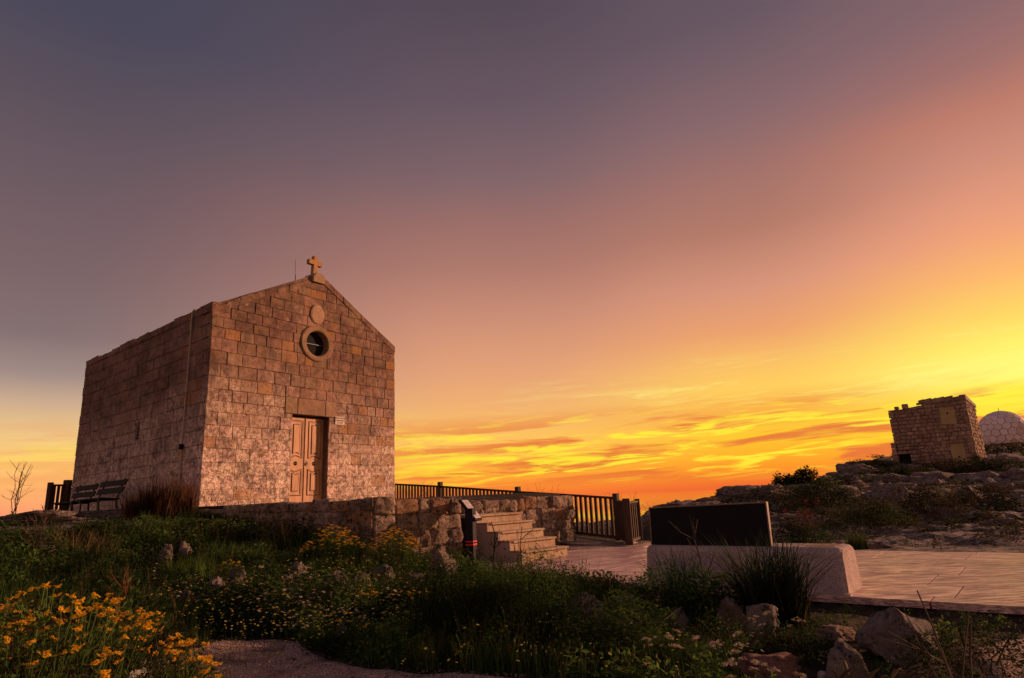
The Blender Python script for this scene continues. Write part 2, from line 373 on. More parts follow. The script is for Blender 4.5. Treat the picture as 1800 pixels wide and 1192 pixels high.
# ground: soil, limestone and moss
def ground_mat():
    mt, nt, b = nodemat('ground_soil'); t = NT(nt)
    at = t.N.new('ShaderNodeAttribute'); at.attribute_name = 'rocky'; rk = at.outputs['Fac']
    soil = t.mix(t.step(t.noise(3., 6, .65), .35, .65), (.045, .030, .022), (.11, .075, .055))
    gr = t.mix(t.step(t.noise(9., 5, .7), .4, .62), (.030, .032, .014), (.075, .062, .028))
    rock = t.mix(t.step(t.noise(2.6, 7, .75, .6), .40, .60), (.085, .066, .058), (.40, .325, .29))
    rock = t.mix(t.math('MULTIPLY', t.step(t.noise(16, 5, .7), .53, .64), .8), rock, (.05, .04, .035))
    base = t.mix(t.step(t.noise(.55, 4, .6), .45, .6), soil, gr)
    k = t.step(t.math('ADD', rk, t.math('MULTIPLY', t.math('SUBTRACT', t.noise(1.1, 6, .68), .5), 1.7)), .42, .62)
    nz = t.N.new('ShaderNodeSeparateXYZ'); t.L.new(t.geo.outputs['Normal'], nz.inputs[0])
    c = t.mix(k, base, rock)
    t.L.new(c, b.inputs['Base Color']); b.inputs['Roughness'].default_value = .95; b.inputs['Specular IOR Level'].default_value = .15
    n1 = t.bump(t.noise(3.2, 7, .7, .4), 1., .22); n2 = t.bump(t.step(t.voro(14), 0., .5), .5, .03, n1); n3 = t.bump(t.noise(40, 4, .7), .5, .015, n2)
    t.L.new(n3, b.inputs['Normal']); return mt
M['ground'] = ground_mat()
def path_mat():
    mt, nt, b = nodemat('path_gravel'); t = NT(nt)
    v = t.N.new('ShaderNodeTexVoronoi'); t.L.new(t.pos, v.inputs['Vector']); v.inputs['Scale'].default_value = 55
    c = t.mix(t.step(v.outputs['Distance'], .1, .6), (.85, .60, .48), (.30, .19, .145))
    c = t.mix(t.step(t.noise(2.2, 5, .7), .46, .70), c, (.17, .11, .085))
    t.L.new(c, b.inputs['Base Color']); b.inputs['Roughness'].default_value = .9; b.inputs['Specular IOR Level'].default_value = .15
    t.L.new(t.bump(v.outputs['Distance'], .8, .02, t.bump(t.noise(9, 5, .7), .7, .04)), b.inputs['Normal']); return mt
M['path'] = path_mat()
def paver_mat():
    mt, nt, b = nodemat('paver_stone'); t = NT(nt)
    n1 = t.noise(2.6, 6, .7, .3); fine = t.noise(30, 4, .6)
    # grain of the sawn slabs, lying across the plaza
    mp = t.N.new('ShaderNodeMapping'); mp.inputs['Rotation'].default_value = (0, 0, R(39.5)); mp.inputs['Scale'].default_value = (.8, 5.5, 14); t.L.new(t.pos, mp.inputs[0])
    gr = t.noise(3.0, 6, .65, .6, vec=mp.outputs[0])
    c = t.mix(t.step(gr, .40, .62), (.27, .155, .15), (.86, .57, .50))
    c = t.mix(t.math('MULTIPLY', t.step(n1, .48, .7), .5), c, (.36, .24, .23))
    hv = t.N.new('ShaderNodeHueSaturation'); t.L.new(c, hv.inputs['Color']); t.L.new(t.math('ADD', .88, t.math('MULTIPLY', t.rand(), .24)), hv.inputs['Value'])
    t.L.new(hv.outputs[0], b.inputs['Base Color'])
    t.L.new(t.step(gr, .3, .7, .58, .26), b.inputs['Roughness']); b.inputs['Specular IOR Level'].default_value = .6
    t.L.new(t.bump(gr, .25, .006, t.bump(n1, .25, .01, t.bump(fine, .15, .002))), b.inputs['Normal']); return mt
M['paver'] = paver_mat()
def sea_mat():
    mt, nt, b = nodemat('sea_water'); t = NT(nt)
    b.inputs['Base Color'].default_value = (.10, .045, .035, 1); b.inputs['Roughness'].default_value = .03; return mt
M['sea'] = sea_mat()

# ------------------------------------------------------------------ terrain
CTRL = np.array([
 (0,0,-.12),(-3,1.5,0),(3,2,-.15),(0,3,-.12),(-2,5.5,-.1),(-3,7,.02),(1.5,5,-.15),(3,4.5,-.15),(4.4,5.5,-.13),(6,3,-.12),(2.8,7.0,-.11),(.7,8.6,-.1),(-.5,10.2,-.02),(-1.2,11.6,.1),
 (-2.5,11.0,.30),(-4,11.3,.52),(-4,9,.30),(-5.5,11.6,.78),(-6.3,12.6,1.02),(-7.1,9,.82),(-4.9,6,.50),(-3.6,3.5,.22),(-6.1,10,.70),(-7.7,13.3,1.05),(-8.7,15,1.08),(-10.9,16,1.10),(-11,14,1.08),(-14,18,1.13),
 (-14,10,1.1),(-9,6,.95),(-8,0,.6),(-20,16,1.0),(-20,-10,1.0),(-2.5,8.5,.08),(-1,7.5,-.06),(0,6.,-.12),(2,9.5,-.1),(4,8.5,-.1),(5.5,7.5,-.1),(7.5,7,-.1),(5,10.5,-.1),(2,12,-.1),(1,14,-.08),(2.5,15,-.08),
 (8.2,10.2,-.06),(7.0,12.4,-.05),(5.4,14,-.02),(10.7,16,.09),(9,18,.10),(13,12,0),(7.2,20,.2),(9.2,22,.27),(6.8,22,.32),(6.5,25,.58),(8.8,27,.80),(11.3,28.5,.78),(13.6,30,.56),(16.4,35,.50),(17.8,30,.42),(25.9,38,.78),(19,25,.20),
 (19.8,42,1.62),(23.6,46,1.9),(28.8,50,2.1),(31,47,1.8),(34,47,1.9),(38,53,2.4),(46.7,60,3.3),(60,62,3.4),(60,30,1.2),(30,20,.3),(33,34,.9),(27,44,1.6),(170,230,9),(250,230,9),(100,120,6),(300,100,6),(20,0,0),
 (0,-20,-.4),(60,-60,-1),(-60,-60,0),(700,700,15),(3,20,-.35),(0,21.5,-.15),(-3,24,.2),(4.5,18,-.2),(-8,22,.8)], float)
def _rbf_fit(C):
    n = len(C); D = np.sqrt(((C[:, None, :2]-C[None, :, :2])**2).sum(-1)+.04)
    A = np.zeros((n+3, n+3)); A[:n, :n] = D-.0*np.eye(n); A[:n, n] = 1; A[:n, n+1:] = C[:, :2]; A[n:, :n] = A[:n, n:].T
    return np.linalg.solve(A, np.r_[C[:, 2], 0, 0, 0])
_W = _rbf_fit(CTRL)
def rbf(x, y):
    x = np.asarray(x, float); y = np.asarray(y, float); s = _W[len(CTRL)]+_W[len(CTRL)+1]*x+_W[len(CTRL)+2]*y
    for i, (a, b, _) in enumerate(CTRL): s = s+_W[i]*np.sqrt((x-a)**2+(y-b)**2+.04)
    return s
def inpoly(x, y, poly):
    r = np.zeros(np.shape(x), bool); n = len(poly)
    for i in range(n):
        (x1, y1), (x2, y2) = poly[i], poly[(i+1) % n]
        c = ((y1 > y) != (y2 > y)) & (x < (x2-x1)*(y-y1)/((y2-y1) or 1e-9)+x1); r ^= c
    return r
E = np.array([.772, -.636]); Fv = np.array([.636, .772])       # plaza axes: along its front edge, and away from it
def ef(e, f): return e*E+f*Fv
PLAZA = [tuple(ef(*q)) for q in ((-8.6, 7.8), (9, 7.8), (9, 12.9), (-5.2, 12.9), (-7.2, 13.7), (-9.7, 13.7), (-9.7, 10.3), (-8.6, 9.2))]
TERR = [(-6.5, 13.15), (-5.06, 12.8), (-2.65, 11.95), (-1.3, 12.95), (-1.0, 13.9), (-1.2, 14.4), (1.2, 16.5), (-.2, 18.3), (-2.7, 20.6), (-4.5, 22.4), (-12, 21.5), (-13.9, 19.9), (-8, 14)]
EDGE_A = [-181, -110, -75, -60, -45, -20, 0, 10, 14, 18, 23, 24.8, 25.3, 27, 29, 33, 36, 181]
EDGE_R = [900, 900, 60, 32, 26, 25.5, 25, 24, 29, 32, 37, 40, 50, 62, 78, 130, 900, 900]
def height(x, y):
    x = np.asarray(x, float); y = np.asarray(y, float)
    h = rbf(x, y)
    r = np.hypot(x, y); az = np.degrees(np.arctan2(x, y))
    # roughness: gentle near, rock ledges on the hill
    e = x*E[0]+y*E[1]; f = x*Fv[0]+y*Fv[1]
    dpl = np.maximum(np.maximum(7.8-f, f-12.9), np.maximum(-9.7-e, e-9))          # distance outside the plaza
    hill = sstep(dpl, .4, 3.)*sstep(az, 8, 16)*sstep(r, 9, 16)*(1-sstep(az, 120, 150))
    n = fbm(x*.22+3, y*.22, oct=5, seed=4); q = n*3.2; fl = np.floor(q); fr = q-fl
    led = (fl+np.clip((fr-.62)/.3, 0, 1))/3.2
    amp = np.interp(r, [10, 14, 20, 40, 80], [.12, .20, .30, .6, .9])
    h = h+hill*amp*(led*.75+fbm(x*.9, y*.9, oct=4, seed=9)*.35-np.abs(fbm(x*2.2, y*2.2, oct=5, seed=2, gain=.6))*.42)
    h = h+.05*fbm(x*1.3, y*1.3, oct=4, seed=11)*sstep(dpl, .1, .6)
    lft = sstep(-az, 28, 34)*sstep(r, 11, 14)*(1-sstep(-az, 100, 120))
    h = h+lft*.10*fbm(x*1.6, y*1.6, oct=4, seed=21)
    h = np.where(dpl < .25, np.minimum(h, -.07), h)
    h = np.where(inpoly(x, y, PLAZA), -.07, h)
    t = np.clip((x+.9)*(-.47)+(y-14.)*(.06), 0, 1.0)
    ht = .80+.47*sstep(np.hypot(x+.9, y-13.8), 0., 4.5)
    h = np.where(inpoly(x, y, TERR), ht, h)
    ed = np.interp(az, EDGE_A, EDGE_R)+1.5*fbm(x*.3, y*.3, oct=3, seed=5)
    d = r-ed
    h = h-np.where(d > 0, np.minimum(d*4.0, 240.), 0.)-np.where(d < 0, 0, fbm(x*.2, y*.2, oct=3, seed=6)*1.5*sstep(d, 0, 6))
    return h
def H(x, y): return float(height(np.array([x]), np.array([y]))[0])

def build_ground():
    rr = np.r_[0.05, np.geomspace(.6, 2.4, 14, endpoint=False), np.geomspace(2.4, 60, 330, endpoint=False), np.geomspace(60, 1500, 60)]
    A = np.r_[np.linspace(-60, 60, 620, endpoint=False), np.linspace(60, 300, 150, endpoint=False)]
    nr = len(rr); na = len(A)
    a = np.radians(A)[None, :]; r = rr[:, None]
    X = r*np.sin(a); Y = r*np.cos(a); Z = height(X, Y)
    Z[-1] = -235
    V = np.stack([X, Y, Z], -1).reshape(-1, 3)
    i = np.arange(nr-1)[:, None]*na; j = np.arange(na)[None, :]; jn = (j+1) % na
    Fq = np.stack([i+j, i+na+j, i+na+jn, i+jn], -1).reshape(-1, 4)
    Fq = Fq[:, ::-1]
    me = npmesh('ground', V, Fq, mats=[M['ground']], smooth=True)
    az = np.degrees(np.arctan2(X, Y)); R_ = np.hypot(X, Y)
    rk = .12+.70*sstep(az, 9, 15)*sstep(R_, 10, 13)*(1-.32*sstep(R_, 19, 30))
    rk = np.maximum(rk, .8*sstep(-az, 28, 32)*sstep(R_, 11.5, 13.2))
    rk = np.maximum(rk, .9*sstep(az, 13, 14.2)*(1-sstep(az, 20, 23))*sstep(R_, 22.5, 24))
    cliff = np.interp(az, EDGE_A, EDGE_R)
    rk = np.maximum(rk, .8*sstep(R_-cliff, -2.5, -.5))
    at = me.attributes.new('rocky', 'FLOAT', 'POINT'); at.data.foreach_set('value', rk.ravel().astype(np.float32))
    o = link('ground', me, kind='structure')
build_ground()
def build_sea():
    n = 96; mb = MB(); P = [(0, 0, -230)]
    rad = [400, 2000, 9000, 60000]
    for q in rad: P += [(q*math.sin(2*math.pi*k/n), q*math.cos(2*math.pi*k/n), -230) for k in range(n)]
    fs = [(0, 1+(k+1) % n, 1+k) for k in range(n)]
    for i in range(3): fs += [(1+i*n+k, 1+i*n+(k+1) % n, 1+(i+1)*n+(k+1) % n, 1+(i+1)*n+k) for k in range(n)]
    mb.poly(P, fs).build('sea', M['sea'], kind='structure', fix=False)
build_sea()

def sheet(name, poly, mat, dz, step=.09):
    """thin ground sheet following the terrain inside a polygon"""
    xs = [p[0] for p in poly]; ys = [p[1] for p in poly]
    gx = np.arange(min(xs), max(xs)+step, step); gy = np.arange(min(ys), max(ys)+step, step)
    X, Y = np.meshgrid(gx, gy); ins = inpoly(X, Y, poly); Z = height(X, Y)
    Z = Z+dz+.012*fbm(X*6, Y*6, oct=3, seed=8)
    # feather the rim under the ground
    k = ins.astype(float)
    for _ in range(4):
        k = (k+np.roll(k, 1, 0)+np.roll(k, -1, 0)+np.roll(k, 1, 1)+np.roll(k, -1, 1))/5
    Z = Z-.06*(1-sstep(k, .35, .9))
    V = np.stack([X, Y, Z], -1).reshape(-1, 3); idx = np.arange(X.size).reshape(X.shape)
    q = np.stack([idx[:-1, :-1], idx[:-1, 1:], idx[1:, 1:], idx[1:, :-1]], -1).reshape(-1, 4)
    keep = k.ravel()[q].max(1) > .05
    return link(name, npmesh(name, V, q[keep], mats=[mat], smooth=True), kind='structure')
PATH = [(-3.6, 3.0), (-3.1, 5.2), (-2.9, 6.5), (-2.3, 6.75), (-1.6, 5.9), (-.8, 5.45), (0., 5.2), (1.0, 4.4), (.6, 3.2), (-1.5, 2.6)]
sheet('path', PATH, M['path'], .03)
PATH2 = [(3.0, 4.4), (3.2, 5.3), (3.9, 5.75), (5.2, 5.2), (6.5, 4.0), (5.5, 3.0), (3.6, 3.4)]
sheet('path', PATH2, M['path'], .03)

# ------------------------------------------------------------------ plaza and boardwalk
rng = random.Random(5)
def build_plaza():
    root = thing('plaza', None, None); root['kind'] = 'structure'
    mb = MB()
    mb.poly([(*ef(e, f), -.045) for e, f in ((-8.6, 7.83), (9, 7.83), (9, 12.87), (-5.2, 12.87), (-7.2, 13.67), (-9.7, 13.67), (-9.7, 10.3), (-8.6, 9.2))], [tuple(range(8))])
    mb.build('paving_bed', M['mortar'], root, fix=False)
    rows = [7.8, 8.12, 8.95, 9.9, 10.78, 11.75, 12.6, 12.9]
    ax = ((E[0], E[1], 0), (Fv[0], Fv[1], 0), (0, 0, 1))
    def slab(e0, e1, f0, f1):
        g = .018; c = ef((e0+e1)/2, (f0+f1)/2); z = rng.uniform(-.0012, .0012)
        MB().box((c[0], c[1], -.03+z), (e1-e0-g, f1-f0-g, .07), ax).build('paver', M['paver'], root)
    for r in range(len(rows)-1):
        e = -8.6 if rows[r] < 9.1 else -9.7
        kerb = r in (0, len(rows)-2)
        while e < 9:
            L = rng.uniform(1.1, 1.7) if kerb else rng.choice([.9, 1.2, 1.45, 1.9])
            if r == 1 and e < -8.6: e = -8.6
            e1 = min(e+L, 9)
            if 9-e1 < .3: e1 = 9
            if not (r == len(rows)-2 and e < -5.2-1 and False): slab(e, e1, rows[r], rows[r+1])
            e = e1
    for e0, e1 in ((-9.7, -8.5), (-8.5, -7.2)): slab(e0, e1, 12.9, 13.7)
build_plaza()

FP = [((2.42, 16.5), 1.07, 0.0), ((-.03, 18.6), 1.37, .27), ((-2.51, 20.9), 1.66, .56), ((-4.5, 22.7), 1.86, .76), ((-6.4, 24.4), 1.95, .85)]
def build_boardwalk():
    root = thing('boardwalk', None, None); root['kind'] = 'structure'
    a = np.array([*FP[0][0], FP[0][2]]); b = np.array([*FP[2][0], FP[2][2]])
    d = b-a; n = int(np.linalg.norm(d)/.15); X = d/np.linalg.norm(d); side = np.cross((0, 0, 1), X); side /= np.linalg.norm(side)   # towards the camera side
    if side[1] > 0: side = -side
    st = a-X*1.0
    for k in range(n+6):
        c = st+X*.15*k; c[2] = max(c[2], 0) if k < 8 else c[2]
        mbk = MB().box(c+side*.70+np.array([0, 0, .0]), (.14, 1.35, .035), (X, side, np.cross(X, side)), bev=.004)
        mbk.build('plank', M['deck'], root)
build_boardwalk()

# ------------------------------------------------------------------ chapel
A3 = np.array([-6.848, 14.0]); B3 = np.array([-3.584, 18.904]); C3 = np.array([-13.282, 19.306]); D3 = B3+(C3-A3)
dF = (B3-A3)/np.linalg.norm(B3-A3); nF = np.array([dF[1], -dF[0]]); LF = float(np.linalg.norm(B3-A3))
dS = (C3-A3)/np.linalg.norm(C3-A3); nS = np.array([-dS[1], dS[0]]); LS = float(np.linalg.norm(C3-A3))
if nS @ np.array([0, -1]) < 0: nS = -nS
Z0 = 1.12
def frF(u, d, z): p = A3+dF*u+nF*d; return (p[0], p[1], z)
def frS(u, d, z): p = A3+dS*u+nS*d; return (p[0], p[1], z)
GABLE = [(0, Z0), (LF, Z0), (LF, 5.80), (5.08, 6.22), (4.19, 6.72), (3.15, 7.27), (2.80, 7.26), (2.70, 7.12), (2.41, 6.97), (1.39, 6.52), (.63, 6.12), (.32, 5.93), (.10, 5.87), (0, 5.72)]
SIDE = [(0, Z0), (LS, Z0), (LS, 5.72), (LS-.35, 5.80), (5.6, 5.80), (2.6, 5.80), (1.3, 5.82), (.28, 5.86), (0, 5.72)]
def clip(poly, clipper):
    """Sutherland-Hodgman with a (nearly) convex counter-clockwise clipper"""
    out = list(poly)
    n = len(clipper)
    for i in range(n):
        (ax, ay), (bx, by) = clipper[i], clipper[(i+1) % n]
        inp = out; out = []
        if not inp: return []
        side = lambda p: (bx-ax)*(p[1]-ay)-(by-ay)*(p[0]-ax)
        for j in range(len(inp)):
            p, q = inp[j-1], inp[j]; sp, sq = side(p), side(q)
            if sq >= -1e-7:
                if sp < -1e-7: t = sp/(sp-sq); out.append((p[0]+t*(q[0]-p[0]), p[1]+t*(q[1]-p[1])))
                out.append(q)
            elif sp >= -1e-7:
                t = sp/(sp-sq); out.append((p[0]+t*(q[0]-p[0]), p[1]+t*(q[1]-p[1])))
    res = []
    for p in out:
        if not res or abs(p[0]-res[-1][0])+abs(p[1]-res[-1][1]) > 1e-4: res.append(p)
    if len(res) > 1 and abs(res[0][0]-res[-1][0])+abs(res[0][1]-res[-1][1]) < 1e-4: res.pop()
    return res if len(res) >= 3 else []
def parea(p): return .5*abs(sum(p[i-1][0]*p[i][1]-p[i][0]*p[i-1][1] for i in range(len(p))))
def hull(pts):
    pts = sorted(set(pts)); lo, up = [], []
    for L_, seq in ((lo, pts), (up, reversed(pts))):
        for p in seq:
            while len(L_) > 1 and (L_[-1][0]-L_[-2][0])*(p[1]-L_[-2][1])-(L_[-1][1]-L_[-2][1])*(p[0]-L_[-2][0]) <= 0: L_.pop()
            L_.append(p)
    return lo[:-1]+up[:-1]
def rect_minus(r, h):
    """r, h = (u0,u1,z0,z1); rect r without the hole h"""
    u0, u1, z0, z1 = r; a0, a1, b0, b1 = h
    if a0 >= u1 or a1 <= u0 or b0 >= z1 or b1 <= z0: return [r]
    out = []
    if a0 > u0: out.append((u0, a0, z0, z1))
    if a1 < u1: out.append((a1, u1, z0, z1))
    m0, m1 = max(u0, a0), min(u1, a1)
    if b0 > z0: out.append((m0, m1, z0, b0))
    if b1 < z1: out.append((m0, m1, b1, z1))
    return [q for q in out if q[1]-q[0] > .015 and q[3]-q[2] > .015]
def add_block(mb, poly, fr, back, front, bev, rg, gap):
    cx = sum(p[0] for p in poly)/len(poly); cz = sum(p[1] for p in poly)/len(poly)
    def inset(k):
        out = []
        for x, z in poly:
            dx, dz = cx-x, cz-z; out.append((x+math.copysign(min(k, abs(dx)*.6), dx), z+math.copysign(min(k, abs(dz)*.6), dz)))
        return out
    o = inset(gap); o = [(x+rg.uniform(-gap, gap)*.6, z+rg.uniform(-gap, gap)*.6) for x, z in o]
    # extra mid points make the edge uneven
    ring = []
    n0 = len(o)
    for i in range(n0):
        p, q = o[i], o[(i+1) % n0]; ring.append(p)
        L = math.hypot(q[0]-p[0], q[1]-p[1])
        if L > .16:
            ring.append(((p[0]+q[0])/2+rg.uniform(-1, 1)*gap*.7, (p[1]+q[1])/2+rg.uniform(-1, 1)*gap*.7))
    n = len(ring)
    inn = [(x+(cx-x)/max(abs(cx-x), abs(cz-z), .01)*min(bev, abs(cx-x)*.5), z+(cz-z)/max(abs(cx-x), abs(cz-z), .01)*min(bev, abs(cz-z)*.5)) for x, z in ring]
    P = [fr(x, back, z) for x, z in ring]+[fr(x, front-bev*.7, z) for x, z in ring]+[fr(x, front+rg.uniform(-1, 1)*bev*.25, z) for x, z in inn]+[fr(cx, front+rg.uniform(0, 1)*bev*.3, cz)]
    fs = []
    for i in range(n):
        j = (i+1) % n
        fs += [(i, j, n+j, n+i), (n+i, n+j, 2*n+j, 2*n+i), (2*n+i, 2*n+j, 3*n)]
    mb.poly(P, fs)
DOOR = (2.29, 3.43, Z0, 3.44)
OCU = (2.965, 5.365)
def build_chapel():
    root = thing('chapel', 'small old limestone chapel with a gabled front, tan double door and stone cross', 'chapel', (float(A3[0]), float(A3[1]), Z0))
    inv = root.location.copy()
    def P(mb, name, mat, smooth=False, kind=None, par=None):
        o = mb.build(name, mat, None, smooth, kind); o.parent = par or root
        if par is None: o.location = -inv
        return o
    rg = random.Random(11)
    gb = hull([(0, Z0), (LF, Z0), (LF, 5.80), (3.15, 7.27), (2.80, 7.26), (.63, 6.12), (0, 5.80)])
    # cores behind the stones (mortar), with the door and window holes left open
    core = MB()
    oh = (OCU[0]-.36, OCU[0]+.36, OCU[1]-.36, OCU[1]+.36)
    rects = [(0, LF, Z0, 7.4)]
    for h in (DOOR, oh): rects = [q for r in rects for q in rect_minus(r, h)]
    for u0, u1, z0, z1 in rects:
        pl = clip([(u0, z0), (u1, z0), (u1, z1), (u0, z1)], gb)
        pl = clip(pl, [(.09, 0), (LF, 0), (LF, 9), (.09, 9)]) if pl else pl
        if pl: core.prism(pl, frF, -.45, -.022)
    core.prism(clip([(0.2, Z0), (LS, Z0), (LS, 6), (.2, 6)], hull(SIDE)), frS, -.45, -.022)
    frB = lambda u, d, z: tuple(np.r_[B3+dS*u-nS*d, z])
    frR = lambda u, d, z: tuple(np.r_[C3+dF*u-nF*d, z])
    core.prism([(.46, Z0), (LS, Z0), (LS, 5.7), (.46, 5.7)], frB, -.45, 0.)
    core.prism([(.46, Z0), (LF-.46, Z0), (LF-.46, 5.7), (LF/2, 6.6), (.46, 5.7)], frR, -.45, 0.)
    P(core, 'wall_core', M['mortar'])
    # roof: flat slabs hidden behind the parapets
    rf = MB()
    q = [A3+dF*.3+dS*.3, B3-dF*.3+dS*.3, D3-dF*.3-dS*.2, C3+dF*.3-dS*.2]
    mA, mB = (q[0]+q[1])/2, (q[2]+q[3])/2
    rf.poly([(*q[0], 5.62), (*mA, 5.75), (*q[1], 5.62), (*q[2], 5.62), (*mB, 5.75), (*q[3], 5.62), (*q[0], 5.4), (*q[1], 5.4), (*q[2], 5.4), (*q[3], 5.4)],
            [(0, 1, 4, 5), (1, 2, 3, 4), (6, 9, 8, 7), (0, 6, 7, 2, 1), (3, 8, 9, 5, 4), (0, 5, 9, 6), (2, 7, 8, 3)])
    P(rf, 'roof', M['trim'])
    # facade blocks
    blocks = []
    z = Z0; ci = 0
    lint = (2.06, 3.66, 3.44, 3.86)
    crest = (2.69, 3.18, 5.92, 6.44)
    while z < 7.3:
        hgt = rg.uniform(.235, .31); z1 = z+hgt
        u = 0
        while u < LF-.01:
            w = rg.uniform(.30, .52)
            if u == 0 and ci % 2: w = .28
            if abs(u-2) < 1.2 and 4.0 < z < 7.2 and rg.random() < .35: w *= 1.25
            u1 = u+w
            if LF-u1 < .2: u1 = LF
            rs = [(u, u1, z, z1)]
            for hl in (DOOR, oh, lint): rs = [b for r in rs for b in rect_minus(r, hl)]
            for r in rs:
                if z < 5.7: pls = [clip([(r[0], r[2]), (r[1], r[2]), (r[1], r[3]), (r[0], r[3])], gb)]
                else:
                    g2 = [(u_, z_-.20) for u_, z_ in gb if z_ > Z0+1]+[]
                    g2 = hull([(0, Z0), (LF, Z0)]+[(0, 5.60), (LF, 5.60), (3.15, 7.05), (2.80, 7.04), (.63, 5.90)])
                    pls = [clip([(r[0], r[2]), (r[1], r[2]), (r[1], r[3]), (r[0], r[3])], g2)]
                for pl in pls:
                    if pl and parea(pl) > .004: blocks.append(pl)
            u = u1
        z = z1; ci += 1
    blocks.sort(key=lambda p: -parea(p))
    rest = MB(); nb = 0
    def place(pl, fr, lst_ok, base):
        nonlocal nb
        cz = sum(p[1] for p in pl)/len(pl); cu = sum(p[0] for p in pl)/len(pl)
        low = cz < base+rg.uniform(-.4, .4)
        smoothz = fr is frF and 2.0 < cu < 3.9 and cz > 3.8
        gap = .003 if low or (smoothz and rg.random() < .6) else rg.uniform(.003, .007)
        bev = .006 if low else rg.uniform(.007, .015)
        front = rg.uniform(-.003, .004) if low else rg.uniform(-.007, .010)
        if lst_ok:
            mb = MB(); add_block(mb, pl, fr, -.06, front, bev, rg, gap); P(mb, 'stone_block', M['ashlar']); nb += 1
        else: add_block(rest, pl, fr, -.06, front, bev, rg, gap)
    for i, pl in enumerate(blocks): place(pl, frF, i < 235, 2.9)
    # side wall blocks
    sb = []; z = Z0; ci = 0; hs = hull(SIDE)
    vent = (3.62, 3.92, 2.98, 3.44)
    while z < 5.86:
        z1 = z+rg.uniform(.25, .34); u = 0
        while u < LS-.01:
            w = rg.uniform(.34, .62)
            if u == 0 and ci % 2: w = .3
            u1 = u+w
            if LS-u1 < .22: u1 = LS
            for r in rect_minus((u, u1, z, z1), vent):
                pl = clip([(r[0], r[2]), (r[1], r[2]), (r[1], r[3]), (r[0], r[3])], hs)
                if pl and parea(pl) > .004: sb.append((u, pl))
            u = u1
        z = z1; ci += 1
    sb.sort(key=lambda q: q[0])
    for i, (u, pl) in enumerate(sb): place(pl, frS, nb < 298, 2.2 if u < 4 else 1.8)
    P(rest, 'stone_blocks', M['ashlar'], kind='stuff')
    # coping of the gable, one stone after another
    cp = [(LF-.005, 5.80), (5.08, 6.22), (4.19, 6.72), (3.16, 7.28)]
    cpl = [(-.02, 5.83), (.34, 5.93), (.63, 6.12), (1.39, 6.52), (2.41, 6.97), (2.72, 7.13)]
    def coping(pts, n, th):
        L = [0]
        for a, b in zip(pts, pts[1:]): L.append(L[-1]+math.dist(a, b))
        def at(s):
            for i in range(len(pts)-1):
                if s <= L[i+1]+1e-6: k = (s-L[i])/(L[i+1]-L[i]); return (pts[i][0]+k*(pts[i+1][0]-pts[i][0]), pts[i][1]+k*(pts[i+1][1]-pts[i][1]))
            return pts[-1]
        for i in range(n):
            g = .008 if i else 0
            a, b = at(L[-1]*i/n+g), at(L[-1]*(i+1)/n-.004); dz = rg.uniform(-.028, .022)
            pl = [(a[0], a[1]-th), (b[0], b[1]-th), (b[0], b[1]+dz), (a[0], a[1]+dz)]
            mb = MB(); f1 = rg.uniform(.0, .016); P8 = [frF(u_, d_, z_) for d_ in (-.45, f1) for u_, z_ in pl]
            # rounded front upper edge
            top = [frF(u_, f1-.05, z_) for u_, z_ in pl[2:]]
            mb.poly([frF(*q3) for q3 in [(pl[0][0], -.45, pl[0][1]), (pl[1][0], -.45, pl[1][1]), (pl[2][0], -.45, pl[2][1]), (pl[3][0], -.45, pl[3][1]),
                     (pl[0][0], f1, pl[0][1]), (pl[1][0], f1, pl[1][1]), (pl[2][0], f1, pl[2][1]-.03), (pl[3][0], f1, pl[3][1]-.03), (pl[2][0], f1-.04, pl[2][1]), (pl[3][0], f1-.04, pl[3][1])]],
                    [(0, 1, 2, 3), (4, 5, 6, 7), (7, 6, 8, 9), (9, 8, 2, 3), (0, 4, 5, 1), (0, 3, 9, 7, 4), (1, 5, 6, 8, 2)])
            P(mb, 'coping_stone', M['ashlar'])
    coping(cp, 8, .20); coping(cpl, 8, .20)
    # uneven top course along the side wall
    u = .02
    while u < LS-.05:
        w = rg.uniform(.35, .7); u1 = min(u+w, LS)
        if LS-u1 < .2: u1 = LS
        dz = rg.uniform(-.03, .03)+.03*math.sin(u*1.7); z0_ = 5.66
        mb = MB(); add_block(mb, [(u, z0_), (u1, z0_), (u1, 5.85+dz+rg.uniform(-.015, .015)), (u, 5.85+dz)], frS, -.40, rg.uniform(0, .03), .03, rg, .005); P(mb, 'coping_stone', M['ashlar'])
        u = u1
    # apex stone and cross
    ap = MB().prism([(2.74, 7.06), (3.12, 7.06), (3.10, 7.28), (3.02, 7.33), (2.84, 7.33), (2.76, 7.22)], frF, -.40, .07); P(ap, 'apex_stone', M['trim'])
    cr = MB(); c0 = 2.92; dd = (-.20, -.08)
    crs = [(c0-.075, 7.33), (c0+.075, 7.33), (c0+.060, 7.60), (c0+.215, 7.60), (c0+.215, 7.73), (c0+.060, 7.73), (c0+.055, 7.86), (c0-.055, 7.86), (c0-.060, 7.73), (c0-.215, 7.73), (c0-.215, 7.60), (c0-.060, 7.60)]
    cr.prism(crs, frF, *dd); P(cr, 'cross', M['trim'])
    rod = MB().tube([frF(2.40, -.25, 6.9), frF(2.385, -.25, 7.62)], .011, 6); P(rod, 'lightning_rod', M['metal'])
    # oculus: moulded ring with a reveal, bars and dark glass
    def ring(cu, cz, ru, rz, n, wob=0.):
        return [(cu+ru*(1+wob*math.cos(2*t))*math.cos(t), cz+rz*math.sin(t)) for t in [2*math.pi*i/n for i in range(n)]]
    n = 32; o1, o2, o3, o4 = ring(*OCU, .525, .485, n, .02), ring(*OCU, .495, .45, n, .03), ring(*OCU, .375, .365, n), ring(*OCU, .35, .34, n)
